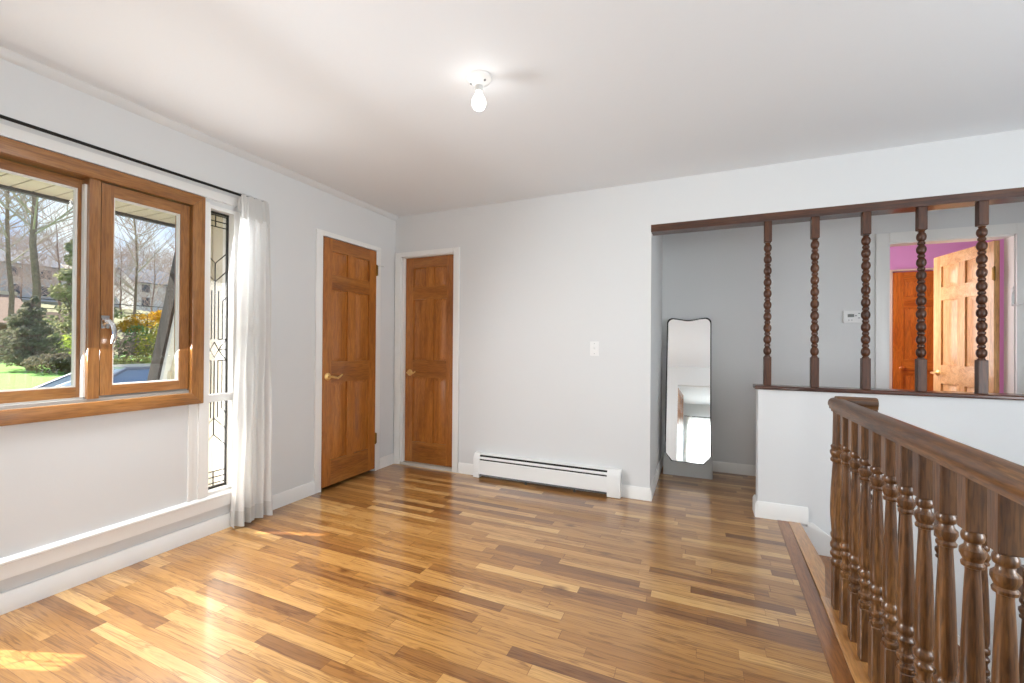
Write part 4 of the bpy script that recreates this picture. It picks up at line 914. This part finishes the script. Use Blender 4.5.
def house(name, loc, w, d, hw, hr, mats, label, wins, ridge='y'):
    """gabled house, long side along y, centre of front face at loc"""
    o = thing(name, loc, label, 'house'); mw, mr_ = mats
    bm = bm_new(); prism(bm, [(0, -1.5), (0, hw), (-d / 2, hw + hr * 0.94), (-d, hw), (-d, -1.5)], 'y', -w / 2, w / 2); obj('walls', bm, mw, o, local=True)
    bm = bm_new(); e = 0.4
    prism(bm, [(e, hw - e * hr / (d / 2)), (-d / 2, hw + hr), (-d - e, hw - e * hr / (d / 2)), (-d - e, hw - e * hr / (d / 2) + 0.18), (-d / 2, hw + hr + 0.2), (e, hw - e * hr / (d / 2) + 0.18)], 'y', -w / 2 - 0.4, w / 2 + 0.4); obj('roof', bm, mr_, o, local=True)
    for yy, z0, z1, ww in wins:
        bm = bm_new(); box(bm, 0.0, 0.06, yy - ww / 2 - 0.08, yy + ww / 2 + 0.08, z0 - 0.08, z1 + 0.08); fw_ = obj('window', bm, M_whitehouse, o, local=True)
        bm = bm_new(); box(bm, 0.06, 0.08, yy - ww / 2, yy + ww / 2, z0, z1); obj('pane', bm, M_pane, fw_, local=True)
    return o
bh = house('brick_house', (-41, 9.9, gz(-41)), 6.8, 8, 2.3, 2.0, (M_brick, M_shingle), 'brown brick house with a pale ridge, low in the left pane', [(-1.6, 0.9, 2.0, 1.2), (1.2, 0.9, 2.0, 1.2)])
bm = bm_new(); box(bm, -4.25, -3.75, -3.85, 3.85, 4.35, 4.62); tag(obj('ridge_cap', bm, M_paleroof, bh, local=True), 'pale roof ridge')
house('garage', (-39.5, 15.4, gz(-39.5)), 2.2, 4, 1.4, 1.6, (M_brick, M_shingle), 'small brown roofed outbuilding right of the brick house', [])
house('grey_house', (-84, 25.5, gz(-84)), 9, 9, 5.0, 2.2, (M_greyhouse, M_slate), 'grey house on the hill behind the bare trunks', [(-3, 0.8, 2.2, 1.2), (0, 0.8, 2.2, 1.2), (3, 0.8, 2.2, 1.2), (-3, 3.2, 4.5, 1.2), (0, 3.2, 4.5, 1.2), (3, 3.2, 4.5, 1.2)])
house('white_house', (-80, 40.2, gz(-80)), 6.4, 8, 4.6, 2.4, (M_whitehouse, M_slate), 'pale house with a grey roof on the hill in the right pane', [(-1.8, 0.8, 2.2, 1.1), (1.5, 0.8, 2.2, 1.1), (-1.8, 3.0, 4.2, 1.1), (1.5, 3.0, 4.2, 1.1)])
house('cream_house', (-88, 33.4, gz(-88)), 4.8, 8, 3.6, 2.2, (M_whitehouse, M_paleroof), 'cream house beyond the evergreen tree', [(-1.5, 0.8, 2.0, 1.1), (1.5, 0.8, 2.0, 1.1)])

# parked car on the driveway, nose to the left
car = thing('parked_car', (-10.2, 4.55, gz(-10.2)), 'grey blue car parked on the driveway outside the window', 'car')
def car_section(y):
    """half outline (x half width, z) samples of body at local y"""
    return None
L0, L1 = -2.25, 2.25
prof = [(-2.22, 0.42), (-2.25, 0.62), (-2.15, 0.86), (-1.6, 0.97), (-1.05, 1.03), (2.0, 1.05), (2.22, 0.98), (2.27, 0.6), (2.2, 0.36), (-2.1, 0.34)]
bm = bm_new(); prism(bm, prof, 'x', -0.88, 0.88); obj('body', bm, M_carpaint, car, 0.05, local=True, seg=3)
bm = bm_new(); lo = [(-1.15, 1.0), (1.95, 1.02)]; hi = [(-0.25, 1.50), (1.35, 1.50)]
V = [bm.verts.new(p) for p in ((-0.82, lo[0][0], 1.0), (0.82, lo[0][0], 1.0), (0.82, lo[1][0], 1.02), (-0.82, lo[1][0], 1.02), (-0.62, hi[0][0], 1.49), (0.62, hi[0][0], 1.49), (0.62, hi[1][0], 1.49), (-0.62, hi[1][0], 1.49))]
for q in ((0, 1, 5, 4), (1, 2, 6, 5), (2, 3, 7, 6), (3, 0, 4, 7), (4, 5, 6, 7), (3, 2, 1, 0)): bm.faces.new([V[i] for i in q])
bmesh.ops.recalc_face_normals(bm, faces=bm.faces[:]); obj('windows', bm, M_carglass, car, 0.03, local=True)
bm = bm_new(); box(bm, -0.64, 0.64, -0.27, 1.37, 1.475, 1.52); 
for sx_ in (-1, 1):
    tube(bm, [(sx_ * 0.82, -1.15, 1.01), (sx_ * 0.635, -0.25, 1.49)], 0.03, 6); tube(bm, [(sx_ * 0.83, 0.55, 1.02), (sx_ * 0.64, 0.55, 1.49)], 0.03, 6); tube(bm, [(sx_ * 0.82, 1.95, 1.03), (sx_ * 0.635, 1.35, 1.49)], 0.04, 6)
obj('roof', bm, M_carpaint, car, 0.015, local=True)
for sx_ in (-1, 1):
    for yw in (-1.4, 1.4):
        bm = bm_new(); lathe(bm, [(0.20, sx_ * 0.88), (0.22, sx_ * 0.9), (0.32, sx_ * 0.9), (0.325, sx_ * 0.80), (0.32, sx_ * 0.70)], (0, yw, 0.325), 20, 'x'); obj('wheel', bm, M_rubber, car, local=True)

# utility lines
for k, (z, x) in enumerate(((4.4, -46), (3.7, -46), (2.6, -44))):
    bm = bm_new(); pts = [(x, 2 + 32 * i / 16, z + 0.5 * ((i / 16 - 0.5) ** 2) * 4 * 0.5) for i in range(17)]; tube(bm, pts, 0.035, 5)
    tag(obj('utility_wire', bm, M_black, origin=(x, 18, z)), 'dark utility wire strung in front of the hillside trees', 'wire', 'utility wires outside')
